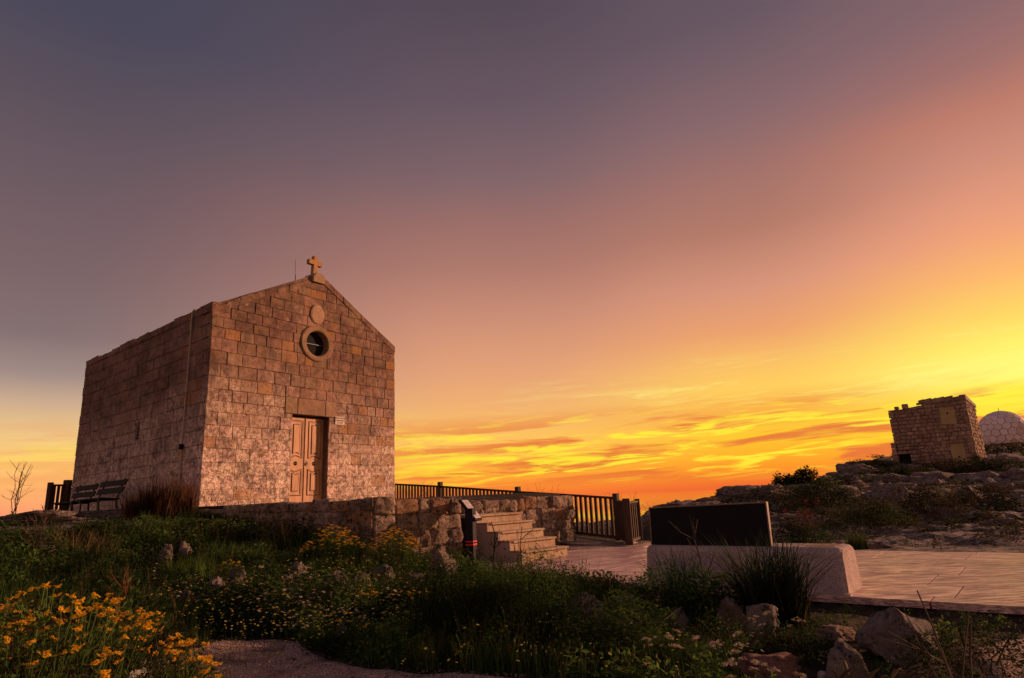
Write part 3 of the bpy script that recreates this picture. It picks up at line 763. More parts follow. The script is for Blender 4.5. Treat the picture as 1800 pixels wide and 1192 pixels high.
    rb = MB(); Pn = [frF(u, d, z_) for rg_, d in ((o1, -.05), (o1, .03), (o2, .05), (o3, .045), (o4, .02), (o4, -.40)) for u, z_ in rg_]
    rb.poly(Pn, [(k*n+i, k*n+(i+1) % n, (k+1)*n+(i+1) % n, (k+1)*n+i) for k in range(5) for i in range(n)]); P(rb, 'window_ring', M['trim'], smooth=False)
    gl = MB().prism(ring(*OCU, .36, .35, n), frF, -.20, -.15); w = P(gl, 'window', M['hole'])
    for (a, b) in (((OCU[0]-.31, OCU[1]), (OCU[0]+.31, OCU[1])), ((OCU[0], OCU[1]-.30), (OCU[0], OCU[1]+.30))):
        mb = MB().bar(frF(a[0], -.12, a[1]), frF(b[0], -.12, b[1]), .018, .018); P(mb, 'window_bar', M['metal'], par=w)
    # oval crest stone above it
    n = 24; rb = MB(); cu, cz = 2.94, 6.17
    def oval(k, d): return [frF(cu+k*.225*math.cos(t)*(1-.08*math.sin(t)), d, cz+k*.265*math.sin(t)) for t in [2*math.pi*i/n for i in range(n)]]
    rb.poly(oval(1, -.03)+oval(1, .03)+oval(.85, .045)+[frF(cu, .048, cz)], [(k*n+i, k*n+(i+1) % n, (k+1)*n+(i+1) % n, (k+1)*n+i) for k in range(2) for i in range(n)]+[(2*n+i, 2*n+(i+1) % n, 3*n) for i in range(n)])
    P(rb, 'crest', M['trim'])
    # lintel in three stones, jambs, threshold
    for (u0, u1) in ((2.06, 2.42), (2.43, 3.30), (3.31, 3.66)):
        mb = MB(); add_block(mb, [(u0, 3.445), (u1, 3.445), (u1, 3.86), (u0, 3.86)], frF, -.30, .012, .01, rg, .003); P(mb, 'lintel', M['trim'])
    for s, u0, u1 in ((0, 2.24, 2.29), (1, 3.43, 3.48)):
        P(MB().prism([(u0, Z0), (u1, Z0), (u1, 3.44), (u0, 3.44)], frF, -.42, -.03), 'door_jamb', M['trim'])
    P(MB().prism([(2.1, Z0), (3.62, Z0), (3.62, 1.285), (2.1, 1.285)], frF, -.40, .22), 'threshold', M['stepside'])
    # back wall of the door recess
    P(MB().prism([(2.2, Z0), (3.5, Z0), (3.5, 3.5), (2.2, 3.5)], frF, -.44, -.36), 'recess_back', M['hole'])
    # door leaves
    dz0, dz1 = 1.29, 3.40; um = 2.86; dep = -.20
    for s, (u0, u1) in enumerate(((2.295, um-.004), (um+.004, 3.425))):
        lf = P(MB().prism([(u0, dz0), (u1, dz0), (u1, dz1), (u0, dz1)], frF, dep-.05, dep), 'door_leaf', M['door'])
        cu = (u0+u1)/2; hw = (u1-u0)/2
        def outline(w_, zb, zt, wave_bottom, wave_top, amp):
            pts = []
            N_ = 12
            for i in range(N_+1):
                t = i/N_; u_ = cu-w_+2*w_*t; pts.append((u_, zb+(amp*(.5-.5*math.cos(2*math.pi*t)) if wave_bottom else 0)))
            for i in range(N_+1):
                t = 1-i/N_; u_ = cu-w_+2*w_*t; pts.append((u_, zt-(amp*(.5-.5*math.cos(2*math.pi*t)) if wave_top else 0)))
            return pts
        def band(pts, wid, d0, d1, mat, name):
            c = (sum(p[0] for p in pts)/len(pts), sum(p[1] for p in pts)/len(pts))
            inn = []
            for x, z_ in pts:
                dx, dz = c[0]-x, c[1]-z_
                inn.append((x+math.copysign(min(wid, abs(dx)*wid/.1), dx), z_+math.copysign(wid, dz)))
            n_ = len(pts); mb = MB(); Pn = [frF(u_, d, z_) for L_, d in ((pts, d0), (pts, d1), (inn, d1), (inn, d0)) for u_, z_ in L_]
            mb.poly(Pn, [(k*n_+i, k*n_+(i+1) % n_, (k+1)*n_+(i+1) % n_, (k+1)*n_+i) for k in range(3) for i in range(n_)])
            P(mb, name, mat, par=lf)
        for zb, zt, wb, wt in ((2.36, 3.32, True, False), (1.44, 2.10, False, True)):
            W_ = hw-.075
            band(outline(W_, zb, zt, wb, wt, .055), .016, dep-.004, dep+.006, M['groove_shade'], 'groove_shade')  # raised dark band, paints the shadow line along the outer moulding
            band(outline(W_-.020, zb+.02, zt-.02, wb, wt, .055), .018, dep-.004, dep+.016, M['door'], 'moulding')
            mb = MB(); ol = outline(W_-.105, zb+.11, zt-.10, wb, wt, .035)
            band(ol, .014, dep-.004, dep+.012, M['groove_shade'], 'groove_shade')  # inner dark band, shade round the raised panel put in as colour
            ol2 = outline(W_-.12, zb+.125, zt-.115, wb, wt, .035)
            P(MB().prism(ol2, frF, dep-.003, dep+.016), 'door_panel', M['door'], par=lf)
        gz = 2.235; n_ = 18
        disc = [(cu+.052*math.cos(2*math.pi*i/n_), gz+.052*math.sin(2*math.pi*i/n_)) for i in range(n_)]
        P(MB().prism(disc, frF, dep-.01, dep+.006), 'round_grille', M['hole'], par=lf)
        mb = MB().bar(frF(cu-.05, dep+.010, gz), frF(cu+.05, dep+.010, gz), .008, .008); mb.bar(frF(cu, dep+.010, gz-.05), frF(cu, dep+.010, gz+.05), .008, .008)
        P(mb, 'grille_bar', M['rim'], par=lf)
        if s == 1:
            P(MB().box(frF(u0+.045, dep+.012, 2.235), (.035, .012, .13), ((dF[0], dF[1], 0), (nF[0], nF[1], 0), (0, 0, 1)), bev=.004), 'lock_plate', M['metal'], par=lf)
            P(MB().tube([frF(u0+.045, dep+.02, 2.25), frF(u0+.045, dep+.06, 2.25), frF(u0+.045, dep+.06, 2.20)], .011, 6), 'handle', M['metal'], par=lf)
        else:
            P(MB().prism([(u1-.02, dz0), (u1+.012, dz0), (u1+.012, dz1), (u1-.02, dz1)], frF, dep, dep+.02), 'cover_strip', M['door'], par=lf)
    # plaque with engraved words
    pq = P(MB().prism([(3.63, 3.265), (3.945, 3.265), (3.945, 3.475), (3.63, 3.475)], frF, -.01, .03), 'plaque', M['plaque'])
    for i, (txt, sz) in enumerate((('NON GODE', .062), ("L'IMMUNITA", .056), ('ECCLES.', .062))):
        cu_ = bpy.data.curves.new('inscription', 'FONT'); cu_.body = txt; cu_.size = sz; cu_.align_x = 'CENTER'; cu_.extrude = .002
        tmp = bpy.data.objects.new('inscription', cu_); col.objects.link(tmp)
        dg = bpy.context.evaluated_depsgraph_get(); me = bpy.data.meshes.new_from_object(tmp.evaluated_get(dg)); bpy.data.objects.remove(tmp)
        me.materials.clear(); me.materials.append(M['ink'])
        mw = Matrix.Identity(4); org = frF(3.7875, .0325, 3.415-.062*i)
        for k in range(3):
            mw[k][0] = (dF[0], dF[1], 0)[k]; mw[k][1] = (0, 0, 1)[k]; mw[k][2] = (nF[0], nF[1], 0)[k]; mw[k][3] = org[k]
        me.transform(mw); o = link('inscription', me, pq)
    # cable down the side wall with its box, and the vent
    P(MB().tube([frS(.95, .0, 5.88), frS(.95, .05, 5.8), frS(.97, .035, 4.3), frS(.98, .035, 2.6), frS(.95, .035, 1.2)], .018, 6), 'cable', M['cable'])
    P(MB().box(frS(.98, .05, 2.62), (.09, .08, .12), ((dS[0], dS[1], 0), (nS[0], nS[1], 0), (0, 0, 1)), bev=.01), 'junction_box', M['hole'])
    v = P(MB().prism([(3.58, 2.94), (3.96, 2.94), (3.96, 3.48), (3.58, 3.48)], frS, -.2, -.03), 'vent', M['trim'])
    P(MB().prism([(3.70, 3.03), (3.84, 3.03), (3.84, 3.38), (3.70, 3.38)], frS, -.04, -.02), 'vent_slot', M['hole'], par=v)
    for k in range(4):
        P(MB().bar(frS(3.69, -.012, 3.10+.075*k), frS(3.85, -.012, 3.13+.075*k), .016, .02), 'vent_bar', M['trim'], par=v)
build_chapel()

# ------------------------------------------------------------------ where a line of sight meets the depth y (used to measure the place)
def ray(px, py): return fw+RT*(px-900)/1120+UP*(596-py)/1120
def at(px, py, Y):
    v = ray(px, py); return v*(Y/v[1])+CAM
def gat(px, py, Y):
    p = at(px, py, Y); return np.array([p[0], p[1], H(p[0], p[1])])

# ------------------------------------------------------------------ rough stones
def cubegrid(n):
    V = {}; P = []; F_ = []
    def vid(p):
        k = tuple(np.round(p, 5))
        if k not in V: V[k] = len(P); P.append(p)
        return V[k]
    for ax in range(3):
        for s in (-1, 1):
            a, b = (ax+1) % 3, (ax+2) % 3
            for i in range(n):
                for j in range(n):
                    q = []
                    for di, dj in ((0, 0), (1, 0), (1, 1), (0, 1)):
                        p = [0, 0, 0]; p[ax] = s; p[a] = -1+2*(i+di)/n; p[b] = -1+2*(j+dj)/n; q.append(vid(tuple(p)))
                    F_.append(q if s > 0 else q[::-1])
    return np.array(P, float), np.array(F_)
CG3, CG4 = cubegrid(3), cubegrid(7)
def roughstone(name, c, size, ax, mat, parent, seed, rnd=.22, amp=.03, tmpl=None, off=None, smooth=False):
    P, F_ = tmpl or CG3
    sph = P/np.linalg.norm(P, axis=1)[:, None]
    k = rnd*(np.abs(P).max(1)-.0)
    Q = P*(1-rnd)+sph*rnd*1.15
    Q = Q*np.array(size)/2
    X, Y, Z = [np.array(a, float) for a in ax]
    W = np.array(c)+Q[:, :1]*X+Q[:, 1:2]*Y+Q[:, 2:]*Z
    nrm = W-np.array(c); nrm /= np.linalg.norm(nrm, axis=1)[:, None]+1e-9
    d = fbm(W[:, 0]*6+seed, W[:, 1]*6, W[:, 2]*6, oct=4, seed=3, gain=.6)*amp*2
    W = W+nrm*d[:, None]
    if off is not None: W = W-off
    me = npmesh(name, W, F_, mats=[mat], smooth=smooth)
    return link(name, me, parent)

def retaining_wall(label, pts, thick, label_group, mat, rows=4, top_round=True, seed=1, smax=.62):
    """pts: (x, y, top z) along the wall, base at the ground"""
    root = thing('retaining_wall', label, 'wall', (pts[0][0], pts[0][1], 0))
    off = np.array(root.location)
    rg = random.Random(seed)
    nb = 0
    for (x0, y0, t0), (x1, y1, t1) in zip(pts, pts[1:]):
        a, b = np.array([x0, y0]), np.array([x1, y1]); L = np.linalg.norm(b-a); d = (b-a)/L; n = np.array([d[1], -d[0]])
        if n[1] > 0: n = -n
        base = min(H(*(a+n*.3)), H(*(b+n*.3)))-.12
        # earth core
        cb = MB(); q = [a+d*.05-n*.02, b-d*.05-n*.02, b-d*.05-n*(thick-.06), a+d*.05-n*(thick-.06)]
        cb.poly([(*p, base) for p in q]+[(*q[0], t0-.12), (*q[1], t1-.12), (*q[2], t1-.12), (*q[3], t0-.12)], [(0, 3, 2, 1), (4, 5, 6, 7), (0, 1, 5, 4), (1, 2, 6, 5), (2, 3, 7, 6), (3, 0, 4, 7)])
        o = cb.build('wall_core', M['mortar'], root); o.location = -Vector(off)
        hh = (max(t0, t1)-base)/rows
        for r in range(rows):
            s = 0 if r % 2 else -rg.uniform(.0, .15)
            while s < L-.02:
                w = rg.uniform(.34, smax)
                e = min(s+w, L)
                if L-e < .18: e = L
                s0 = max(s, 0)
                tm = t0+(t1-t0)*((s0+e)/2/L)
                z1 = tm-(rows-1-r)*hh; z0 = z1-hh
                if e-s0 > .08:
                    c = a+d*(s0+e)/2-n*(thick/2-.03+rg.uniform(-.02, .02))
                    h_ = hh+.004; zc = (z0+z1)/2
                    if r == rows-1: h_ += rg.uniform(-.03, .02); zc = z0+h_/2
                    roughstone('stone', (c[0], c[1], zc), (e-s0+.004, thick+rg.uniform(-.02, .05), h_), ((d[0], d[1], 0), (n[0], n[1], 0), (0, 0, 1)), mat, root, rg.uniform(0, 50),
                               rnd=.045 if r < rows-1 else .14, amp=.036, tmpl=CG4, off=off, smooth=True)
                s = e
    return root
retaining_wall('low pitted limestone wall running along the front of the chapel, its corner above the yellow flowers', [(-6.5, 13.05, 1.20), (-5.06, 12.6, 1.25), (-3.8, 12.15, 1.27), (-2.61, 11.7, 1.27), (-1.88, 12.25, 1.25), (-1.17, 12.8, 1.20)], .42, None, M['coral'], rows=5, seed=4, smax=.46)
retaining_wall('higher pitted limestone wall behind the pale steps, ending at the timber fence', [(-1.15, 14.5, 1.10), (.1, 15.45, 1.15), (1.33, 16.4, 1.13)], .40, None, M['coral'], rows=5, seed=8, smax=.56)

# ------------------------------------------------------------------ steps
def build_steps():
    w = np.array([.735, .678]); u = np.array([-.678, .735]); o = np.array([.05, 12.50])
    root = thing('stone_steps', 'flight of five pale stone steps climbing left from the plaza to the chapel terrace', 'steps', (o[0], o[1], 0)); off = -root.location
    tops = [.19, .365, .53, .695, .855]; W = 1.18; T = .325
    ax = ((w[0], w[1], 0), (u[0], u[1], 0), (0, 0, 1))
    def B(c2, z, sx, sy, sz, nm, mt, bev=.006):
        ob = MB().box((c2[0], c2[1], z), (sx, sy, sz), ax, bev=bev).build(nm, mt, root); ob.location = off
    for i, t in enumerate(tops):
        z0 = tops[i-1] if i else -.05
        depth = T if i < 4 else 1.3
        f = o+u*T*i
        # two or three tread slabs with a nosing and the riser blocks below them
        cuts = [0, .5+.12*(i % 2), W] if i % 2 else [0, .40, .82, W]
        for a, b in zip(cuts, cuts[1:]):
            c = f+w*(a+b)/2+u*(depth/2-.012)
            B(c, t-.0175, b-a-.003, depth+.024+.03, .035, 'tread', M['step'])
        for a, b in zip([0, W*.36, W*.7], [W*.36, W*.7, W]):
            c = f+w*(a+b)/2+u*(depth/2+.01)
            B(c, (z0-.03+t-.036)/2+.0, b-a-.003, depth, t-.036-(z0-.03), 'riser', M['step'], .003)
    # rendered side wall with its string of caps
    for i, t in enumerate(tops):
        f = o+u*T*i
        depth = T if i < 4 else 1.0
        c = f-w*.042+u*(depth/2-.015)
        B(c, (t-.02-.25)/2, .08, depth-.003, t-.02+.25, 'side_panel', M['stepside'], .003)
        B(c+u*.0, t-.008, .10, depth+.012, .024, 'side_cap', M['trim'], .004)
build_steps()

# ------------------------------------------------------------------ information lectern
def build_lectern():
    root = thing('information_lectern', 'dark metal information lectern with a slanted pale sheet and red bands beside the steps', 'sign', (-.93, 12.38, .12)); off = -root.location
    def P(mb, n, m_, par=None):
        o = mb.build(n, m_, par or root)
        if par is None: o.location = off
        return o
    s = np.array([.62, -.10, -.775]); s /= np.linalg.norm(s)              # down the slope of the sheet
    wv = np.array([.30, .95, 0]); wv /= np.linalg.norm(wv); s = s-wv*np.dot(s, wv); s /= np.linalg.norm(s); n = np.cross(s, wv); n = n if n[2] > 0 else -n
    a = np.array([-1.125, 12.40, 1.185]); Ls, Lw = .50, .36
    c = a+s*Ls/2+wv*Lw/2-n*.02
    P(MB().box(c, (Ls, Lw, .05), (s, wv, n), bev=.008), 'panel_frame', M['lect'])
    sh = P(MB().box(c+n*.028, (Ls-.07, Lw-.07, .006), (s, wv, n)), 'display', M['display'])
    mb = MB()
    for i in range(13):
        L = Lw-.14-(.10 if i % 4 == 3 else 0)
        mb.box(c+n*.0325+s*(-.19+.030*i)-wv*((Lw-.14-L)/2), (.011, L, .002), (s, wv, n))
    o = mb.build('printed_text', M['printed'], sh); o['kind'] = 'stuff'
    P(MB().box((-.93, 12.42, .50), (.15, .20, 1.02), ((.96, -.28, 0), (.28, .96, 0), (0, 0, 1)), bev=.008), 'pedestal', M['lect'])
    for z in (.415, .36):
        P(MB().box((-.93, 12.42, z), (.156, .206, .022 if z > .4 else .028), ((.96, -.28, 0), (.28, .96, 0), (0, 0, 1))), 'red_band', M['red'])
build_lectern()

# ------------------------------------------------------------------ fences
def post(mb_root, x, y, z0, z1, w=.115, off=None, ax=None, cap=True):
    mb = MB().box((x, y, (z0+z1)/2), (w, w, z1-z0), ax, bev=.008)
    o = mb.build('post', M['wood'], mb_root); o.location = off; return o
def fence_span(root, off, a, b, za, zb, ha, sp=.155, bw=.05, bt=.07, rail=True):
    a, b = np.array(a, float), np.array(b, float); L = np.linalg.norm(b-a); d = (b-a)/L
    A_, B_ = np.array([*a, za]), np.array([*b, zb]); X = (B_-A_)/np.linalg.norm(B_-A_)
    o = MB().bar(A_+X*.05+np.array([0, 0, ha-.045]), B_-X*.05+np.array([0, 0, ha-.045]), .10, .055, bev=.006).build('top_rail', M['wood'], root); o.location = off
    o = MB().bar(A_+X*.05+np.array([0, 0, .09]), B_-X*.05+np.array([0, 0, .09]), .06, .07, bev=.006).build('bottom_rail', M['wood'], root); o.location = off
    n = max(1, int(round(L/sp))-1)
    for k in range(1, n+1):
        p = a+(b-a)*k/(n+1); z = za+(zb-za)*k/(n+1)
        o = MB().box((p[0], p[1], z+(ha+.02)/2), (bt, bw, ha-.13), ((d[0], d[1], 0), (-d[1], d[0], 0), (0, 0, 1)), bev=.004).build('baluster', M['wood'], root); o.location = off
def build_fences():
    root = thing('timber_fence', 'long dark timber balustrade sloping from the plaza up behind the walls to the chapel', 'fence', (2.42, 16.5, 0)); off = -root.location
    for i in range(len(FP)-1):
        (a, ta, ga), (b, tb, gb_) = FP[i], FP[i+1]
        fence_span(root, off, a, b, ga, gb_, 1.08)
        dd = np.array(b)-np.array(a); dd /= np.linalg.norm(dd); ax = ((dd[0], dd[1], 0), (-dd[1], dd[0], 0), (0, 0, 1))
        post(root, a[0], a[1], ga-.3, ta+.08, .13, off, ax)
        if i == len(FP)-2: post(root, b[0], b[1], gb_-.3, tb+.08, .13, off, ax)
    fence_span(root, off, (2.42, 16.5), (2.44, 15.12), 0, 0, 1.0, sp=.15)
    post(root, 2.44, 15.1, -.15, 1.03, .15, off)
    fence_span(root, off, (2.46, 15.12), (2.86, 16.1), 0, 0, .98, sp=.22)
    post(root, 2.88, 16.15, -.15, 1.0, .11, off)
    r2 = thing('timber_fence', 'short dark timber balustrade at the far corner of the chapel beside the benches', 'fence', (-13.95, 19.4, 1.15)); o2 = -r2.location
    post(r2, -13.95, 19.35, 1.05, 2.20, .12, o2); post(r2, -13.72, 19.75, 1.05, 2.27, .17, o2)
    fence_span(r2, o2, (-13.95, 19.35), (-13.72, 19.75), 1.12, 1.12, 1.04, sp=.13)
    fence_span(r2, o2, (-13.72, 19.75), (-11.9, 21.6), 1.12, 1.12, 1.06, sp=.26, bt=.08)
    MB().bar((-13.98, 19.2, 1.20), (-13.3, 19.3, 1.20), .12, .05, bev=.004).build('sill_board', M['deck'], r2).location = o2
build_fences()

# ------------------------------------------------------------------ stone block with the black panel
def build_monument():
    o = np.array([3.50, 7.36]); L = 2.42
    root = thing('viewpoint_plinth', 'pale speckled stone block with rounded end carrying a wide black board on the plaza', 'monument', (o[0], o[1], 0)); off = -root.location
    e = -E; f = Fv
    def fr(u, d, z): p = o+e*u+f*d; return (p[0], p[1], z)
    # body: profile across the block (d,z), run along u, its right end rounded
    def section(u, sh):
        # d from front to back; sh: shrink of the end
        pr = [(-.02, .0), (.0, .05), (.012, .10), (.055, .42), (.08, .465), (.12, .485), (.58, .485), (.64, .44), (.66, 0)]
        return [fr(u, .02+d*(1-0)+0, z) for d, z in pr]
    us = [0.0, .02, .05, .10, .3, 1.0, 1.7, L-.05, L]
    mb = MB(); P = []; n = 9
    for k, u in enumerate(us):
        tz = {0: .80, 1: .93, 2: .98, 3: 1.0}.get(k, 1.0 if k < len(us)-1 else .97)
        pr = [(-.02, .0), (.0, .05), (.012, .10), (.055, .42), (.08, .465), (.12, .485), (.58, .485), (.64, .44), (.66, 0)]
        for d, z in pr:
            lean = .085*(z/.485) if k == 0 else .085*(z/.485)*(1 if k < 4 else 0)
            dd = d if k > 1 else d*.94+.02
            uu = u+(.20*(z/.485)*(1-min(u/.3, 1)))*0
            zz = z*tz if z > .3 else z
            P.append(fr(uu+ (.0 if k else .02*(z/.485)), dd, zz))
    fs = [(k*n+i, k*n+i+1, (k+1)*n+i+1, (k+1)*n+i) for k in range(len(us)-1) for i in range(n-1)]
    fs += [tuple(range(n)), tuple(range(len(us)*n-1, (len(us)-1)*n-1, -1))]
    b = mb.poly(P, fs).build('block', M['granite'], root); b.location = off
    g = MB().prism([(u, z) for u, z in ((-.03, -.05), (L, -.05), (L, .02), (-.03, .02))], lambda u, d, z: fr(u, d, z), -.06, .04).build('kerb', M['stepside'], root); g.location = off
    # joint across the top and a sunk field beside the board
    g = MB().prism([(.52, .4862), (.535, .4862), (.535, .4885), (.52, .4885)], fr, .10, .60).build('joint', M['groove_shade'], root); g.location = off
    g = MB().prism([(.12, .4862), (.44, .4862), (.44, .490), (.12, .490)], fr, .22, .52).build('name_field', M['trim'], root); g.location = off
    # black board
    u0, u1 = .80, 2.36; d0 = .11
    zb, zt0, zt1 = .487, .985, .955
    bd = MB(); Pn = []
    for d in (d0, d0+.035): Pn += [fr(u0, d, zb), fr(u1, d, zb), fr(u1, d+.03, zt1), fr(u0+.005, d+.03, zt0)]
    bd.poly(Pn, [(0, 1, 2, 3), (7, 6, 5, 4), (0, 4, 5, 1), (1, 5, 6, 2), (2, 6, 7, 3), (3, 7, 4, 0)])
    x = bd.build('board', M['black'], root); x.location = off
    for a, c, nm in ((fr(u0-.006, d0+.02, zb), fr(u0-.002, d0+.05, zt0+.008), 'side_rim'), (fr(u0-.006, d0+.045, zt0+.006), fr(u1+.006, d0+.045, zt1+.006), 'top_rim'), (fr(u1+.006, d0+.02, zb), fr(u1+.006, d0+.05, zt1+.008), 'side_rim')):
        r = MB().bar(a, c, .055, .016, up=(E[0], E[1], .01) if nm == 'side_rim' else (0, 0, 1)).build(nm, M['rim'], root); r.location = off
build_monument()

# ------------------------------------------------------------------ benches along the side wall
def build_bench():
    root = thing('park_bench', 'dark slatted bench by the chapel side wall, the one nearer the timber fence', 'bench', (0, 0, 0), 'benches along the chapel side wall')
    L = 1.62
    for k, y in enumerate((-.30, -.20, -.10, 0.0)):
        MB().box((0, y, .44-.008*k), (L, .085, .035), bev=.006).build('seat_slat', M['bench'], root)
    for k, (y, z) in enumerate(((.10, .62), (.15, .79))):
        MB().box((0, y, z), (L, .028, .13), ((1, 0, 0), (0, .96, -.28), (0, .28, .96)), bev=.006).build('backrest_slat', M['bench'], root)
    for s in (-1, 1):
        x = s*(L/2-.22)
        MB().tube([(x, -.30, 0), (x, -.30, .40), (x, -.10, .415)], .022, 6).build('leg', M['iron'], root)
        MB().tube([(x, .22, 0), (x, .06, .25), (x, .05, .42), (x, .13, .66), (x, .19, .88)], .022, 6).build('leg', M['iron'], root)
        MB().tube([(x, -.33, .41), (x, .06, .40)], .02, 6).build('seat_support', M['iron'], root)
    return root
def copytree(o, parent=None):
    c = o.copy(); col.objects.link(c); c.parent = parent
    for ch in list(o.children): copytree(ch, c)
    return c
b0 = build_bench()
b1 = copytree(b0); b1['label'] = 'dark slatted bench by the chapel side wall, half hidden by the dry brown grass'
ang = math.atan2(dS[1], dS[0])+math.pi
for b, t, dd in ((b0, 4.75, .85), (b1, 2.95, .85)):
    p = A3+dS*t+nS*dd; b.location = (p[0], p[1], H(p[0], p[1])+.01)
    b.rotation_euler = (0, 0, math.atan2(nS[1], nS[0])+math.pi/2)

# ------------------------------------------------------------------ ruined tower
def build_tower():
    p1 = np.array([29.94, 51.5]); p2 = np.array([34.0, 48.2]); p3 = np.array([37.74, 52.5]); p4 = p1+p3-p2
    root = thing('stone_tower', 'square ruined stone tower with blocked openings on top of the rocky rise', 'tower', (float(p2[0]), float(p2[1]), 2.0)); off = -root.location
    rg = random.Random(3)
    e1 = (p2-p1)/np.linalg.norm(p2-p1); L1 = float(np.linalg.norm(p2-p1)); n1 = np.array([e1[1], -e1[0]]); n1 = n1 if n1[1] < 0 else -n1
    e2 = (p3-p2)/np.linalg.norm(p3-p2); L2 = float(np.linalg.norm(p3-p2)); n2 = np.array([e2[1], -e2[0]]); n2 = n2 if n2 @ np.array([1, -.3]) > 0 else -n2
    def f1(u, d, z): q = p1+e1*u+n1*d; return (q[0], q[1], z)
    def f2(u, d, z): q = p2+e2*u+n2*d; return (q[0], q[1], z)
    ZB = 1.2; top = lambda u: 6.78 if u < 2.15 else 7.0
    TP = [(0, ZB), (L1, ZB), (L1, 7.03), (2.3, 6.98), (2.15, 6.62), (1.75, 6.52), (1.45, 6.55), (0, 6.60)]
    D1 = (3.42, 4.42, 5.05, 6.42); D2 = (3.66, 4.55, 1.2, 3.62)
    core = MB()
    q = [p1+(n1*-.12+e1*.12), p2-n1*.12-e1*.12, p3-e1*.12-n2*.0-e2*.12, p4+e1*.12-e2*.12]
    core.poly([(*a, ZB) for a in q]+[(*q[0], 6.45), (*q[1], 7.0), (*q[2], 6.8), (*q[3], 6.4)], [(0, 3, 2, 1), (4, 5, 6, 7), (0, 1, 5, 4), (1, 2, 6, 5), (2, 3, 7, 6), (3, 0, 4, 7)])
    x = core.build('wall_core', M['tower'], root); x.location = off
    rest = MB(); cnt = 0
    def face(fr, L, ztop, holes, seed, indiv, roughk=1.):
        nonlocal cnt
        rg = random.Random(seed); z = 1.9; ci = 0
        while z < 7.1:
            z1 = z+rg.uniform(.22, .33); u = 0
            while u < L-.01:
                w = rg.uniform(.28, .55) if not (u == 0 or L-u < .7) else rg.uniform(.35, .6)
                u1 = u+w
                if L-u1 < .2: u1 = L
                zt = ztop((u+u1)/2)
                zz1 = min(z1, zt+rg.uniform(-.06, .06))
                if zz1-z > .08:
                    for r in [r2 for h in [None] for r2 in [(u, u1, z, zz1)]]:
                        rs = [r]
                        for h in holes: rs = [b for a in rs for b in rect_minus(a, h)]
                        for a in rs:
                            if (a[1]-a[0])*(a[3]-a[2]) < .006: continue
                            jit = lambda: rg.uniform(-.07, .07)
                            pl = [(a[0], a[2]+jit()*.6), (a[1], a[2]+jit()*.6), (a[1], a[3]), (a[0], a[3])]
                            mb = MB() if indiv and cnt < 290 else rest
                            add_block(mb, pl, fr, -.3, rg.uniform(-.05, .035), .04, rg, .016)
                            if mb is not rest:
                                cnt += 1; o = mb.build('stone', M['tower'], root); o.location = off
                u = u1
            z = z1; ci += 1
    face(f1, L1, lambda u: 6.60-.03*u if u < 1.5 else (6.52 if u < 2.15 else 6.96), (D1, D2), 5, True)
    face(f2, L2, lambda u: 6.98-.06*u, (), 6, False)
    o = rest.build('stones', M['tower'], root, kind='stuff'); o.location = off
    # parapet band, merlon stumps
    cuts = [2.2, 2.62, 3.1, 3.45, 3.95, 4.5, L1+.06]
    for u0, u1, za, zb in [(a_, b_-.02, 6.80, 7.10+rg.uniform(-.07, .06)) for a_, b_ in zip(cuts, cuts[1:])]:
        o = MB().prism([(u0, za), (u1, za+.05), (u1, zb+.07), (u0, zb)], f1, -.35, .05).build('parapet', M['tower'], root); o.location = off
    o = MB().prism([(0, 6.80), (L2, 6.56), (L2, 6.80), (0, 7.16)], f2, -.35, .05).build('parapet', M['tower'], root); o.location = off
    for u0, u1, za, zb in ((.48, .78, 6.58, 6.78), (1.02, 1.44, 6.56, 6.92)):
        o = MB().box(f1((u0+u1)/2, -.2, (za+zb)/2), (u1-u0, .4, zb-za), ((e1[0], e1[1], 0), (n1[0], n1[1], 0), (0, 0, 1)), bev=.03).build('merlon', M['tower'], root); o.location = off
    for nm, h in (('blocked_window', D1), ('blocked_door', D2)):
        o = MB().prism([(h[0], h[2]), (h[1], h[2]), (h[1], h[3]), (h[0], h[3])], f1, -.35, -.085).build(nm, M['infill'], root); o.location = off
        o = MB().prism([(h[0]-.1, h[3]+.005), (h[1]+.1, h[3]+.005), (h[1]+.1, h[3]+.16), (h[0]-.1, h[3]+.16)], f1, -.3, .06).build('lintel', M['tower'], root); o.location = off
        c = ((h[0]+h[1])/2, (h[2]+h[3])/2+.15)
        o = MB().prism([(c[0]-.07, c[1]-.07), (c[0]+.07, c[1]-.07), (c[0]+.07, c[1]+.07), (c[0]-.07, c[1]+.07)], f1, -.10, -.075).build('vent_hole', M['groove_shade'], root); o.location = off
    # small outbuilding stub at the left foot
    off2 = None
    r2 = thing('stone_hut', 'low ruined stone hut with a dark opening at the left foot of the tower', 'ruin', (29.7, 50.6, 2.2)); o2 = -r2.location
    q1 = p1-e1*.15; ee = e1
    def f3(u, d, z): q_ = q1+ee*u+n1*d; return (q_[0], q_[1], z)
    for u0, u1, z0, z1, d in ((0, .45, 1.9, 3.25, .9), (.45, 1.6, 3.0, 3.3, .9), (1.25, 1.75, 1.9, 3.0, .9), (.0, .35, 3.25, 3.95, .6), (.40, 1.5, 3.32, 3.75, .45)):
        zz = z0
        while zz < z1-.05:
            zn = min(zz+.26, z1); uu = u0
            while uu < u1-.02:
                un = min(uu+rg.uniform(.3, .5), u1)
                if u1-un < .12: un = u1
                mb = MB(); add_block(mb, [(uu, zz), (un, zz), (un, zn), (uu, zn)], f3, 0, d+rg.uniform(-.04, .04), .04, rg, .014); o = mb.build('stone', M['tower'], r2); o.location = o2
                uu = un
            zz = zn
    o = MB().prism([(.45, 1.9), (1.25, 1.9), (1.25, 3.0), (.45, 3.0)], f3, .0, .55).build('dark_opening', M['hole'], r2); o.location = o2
build_tower()

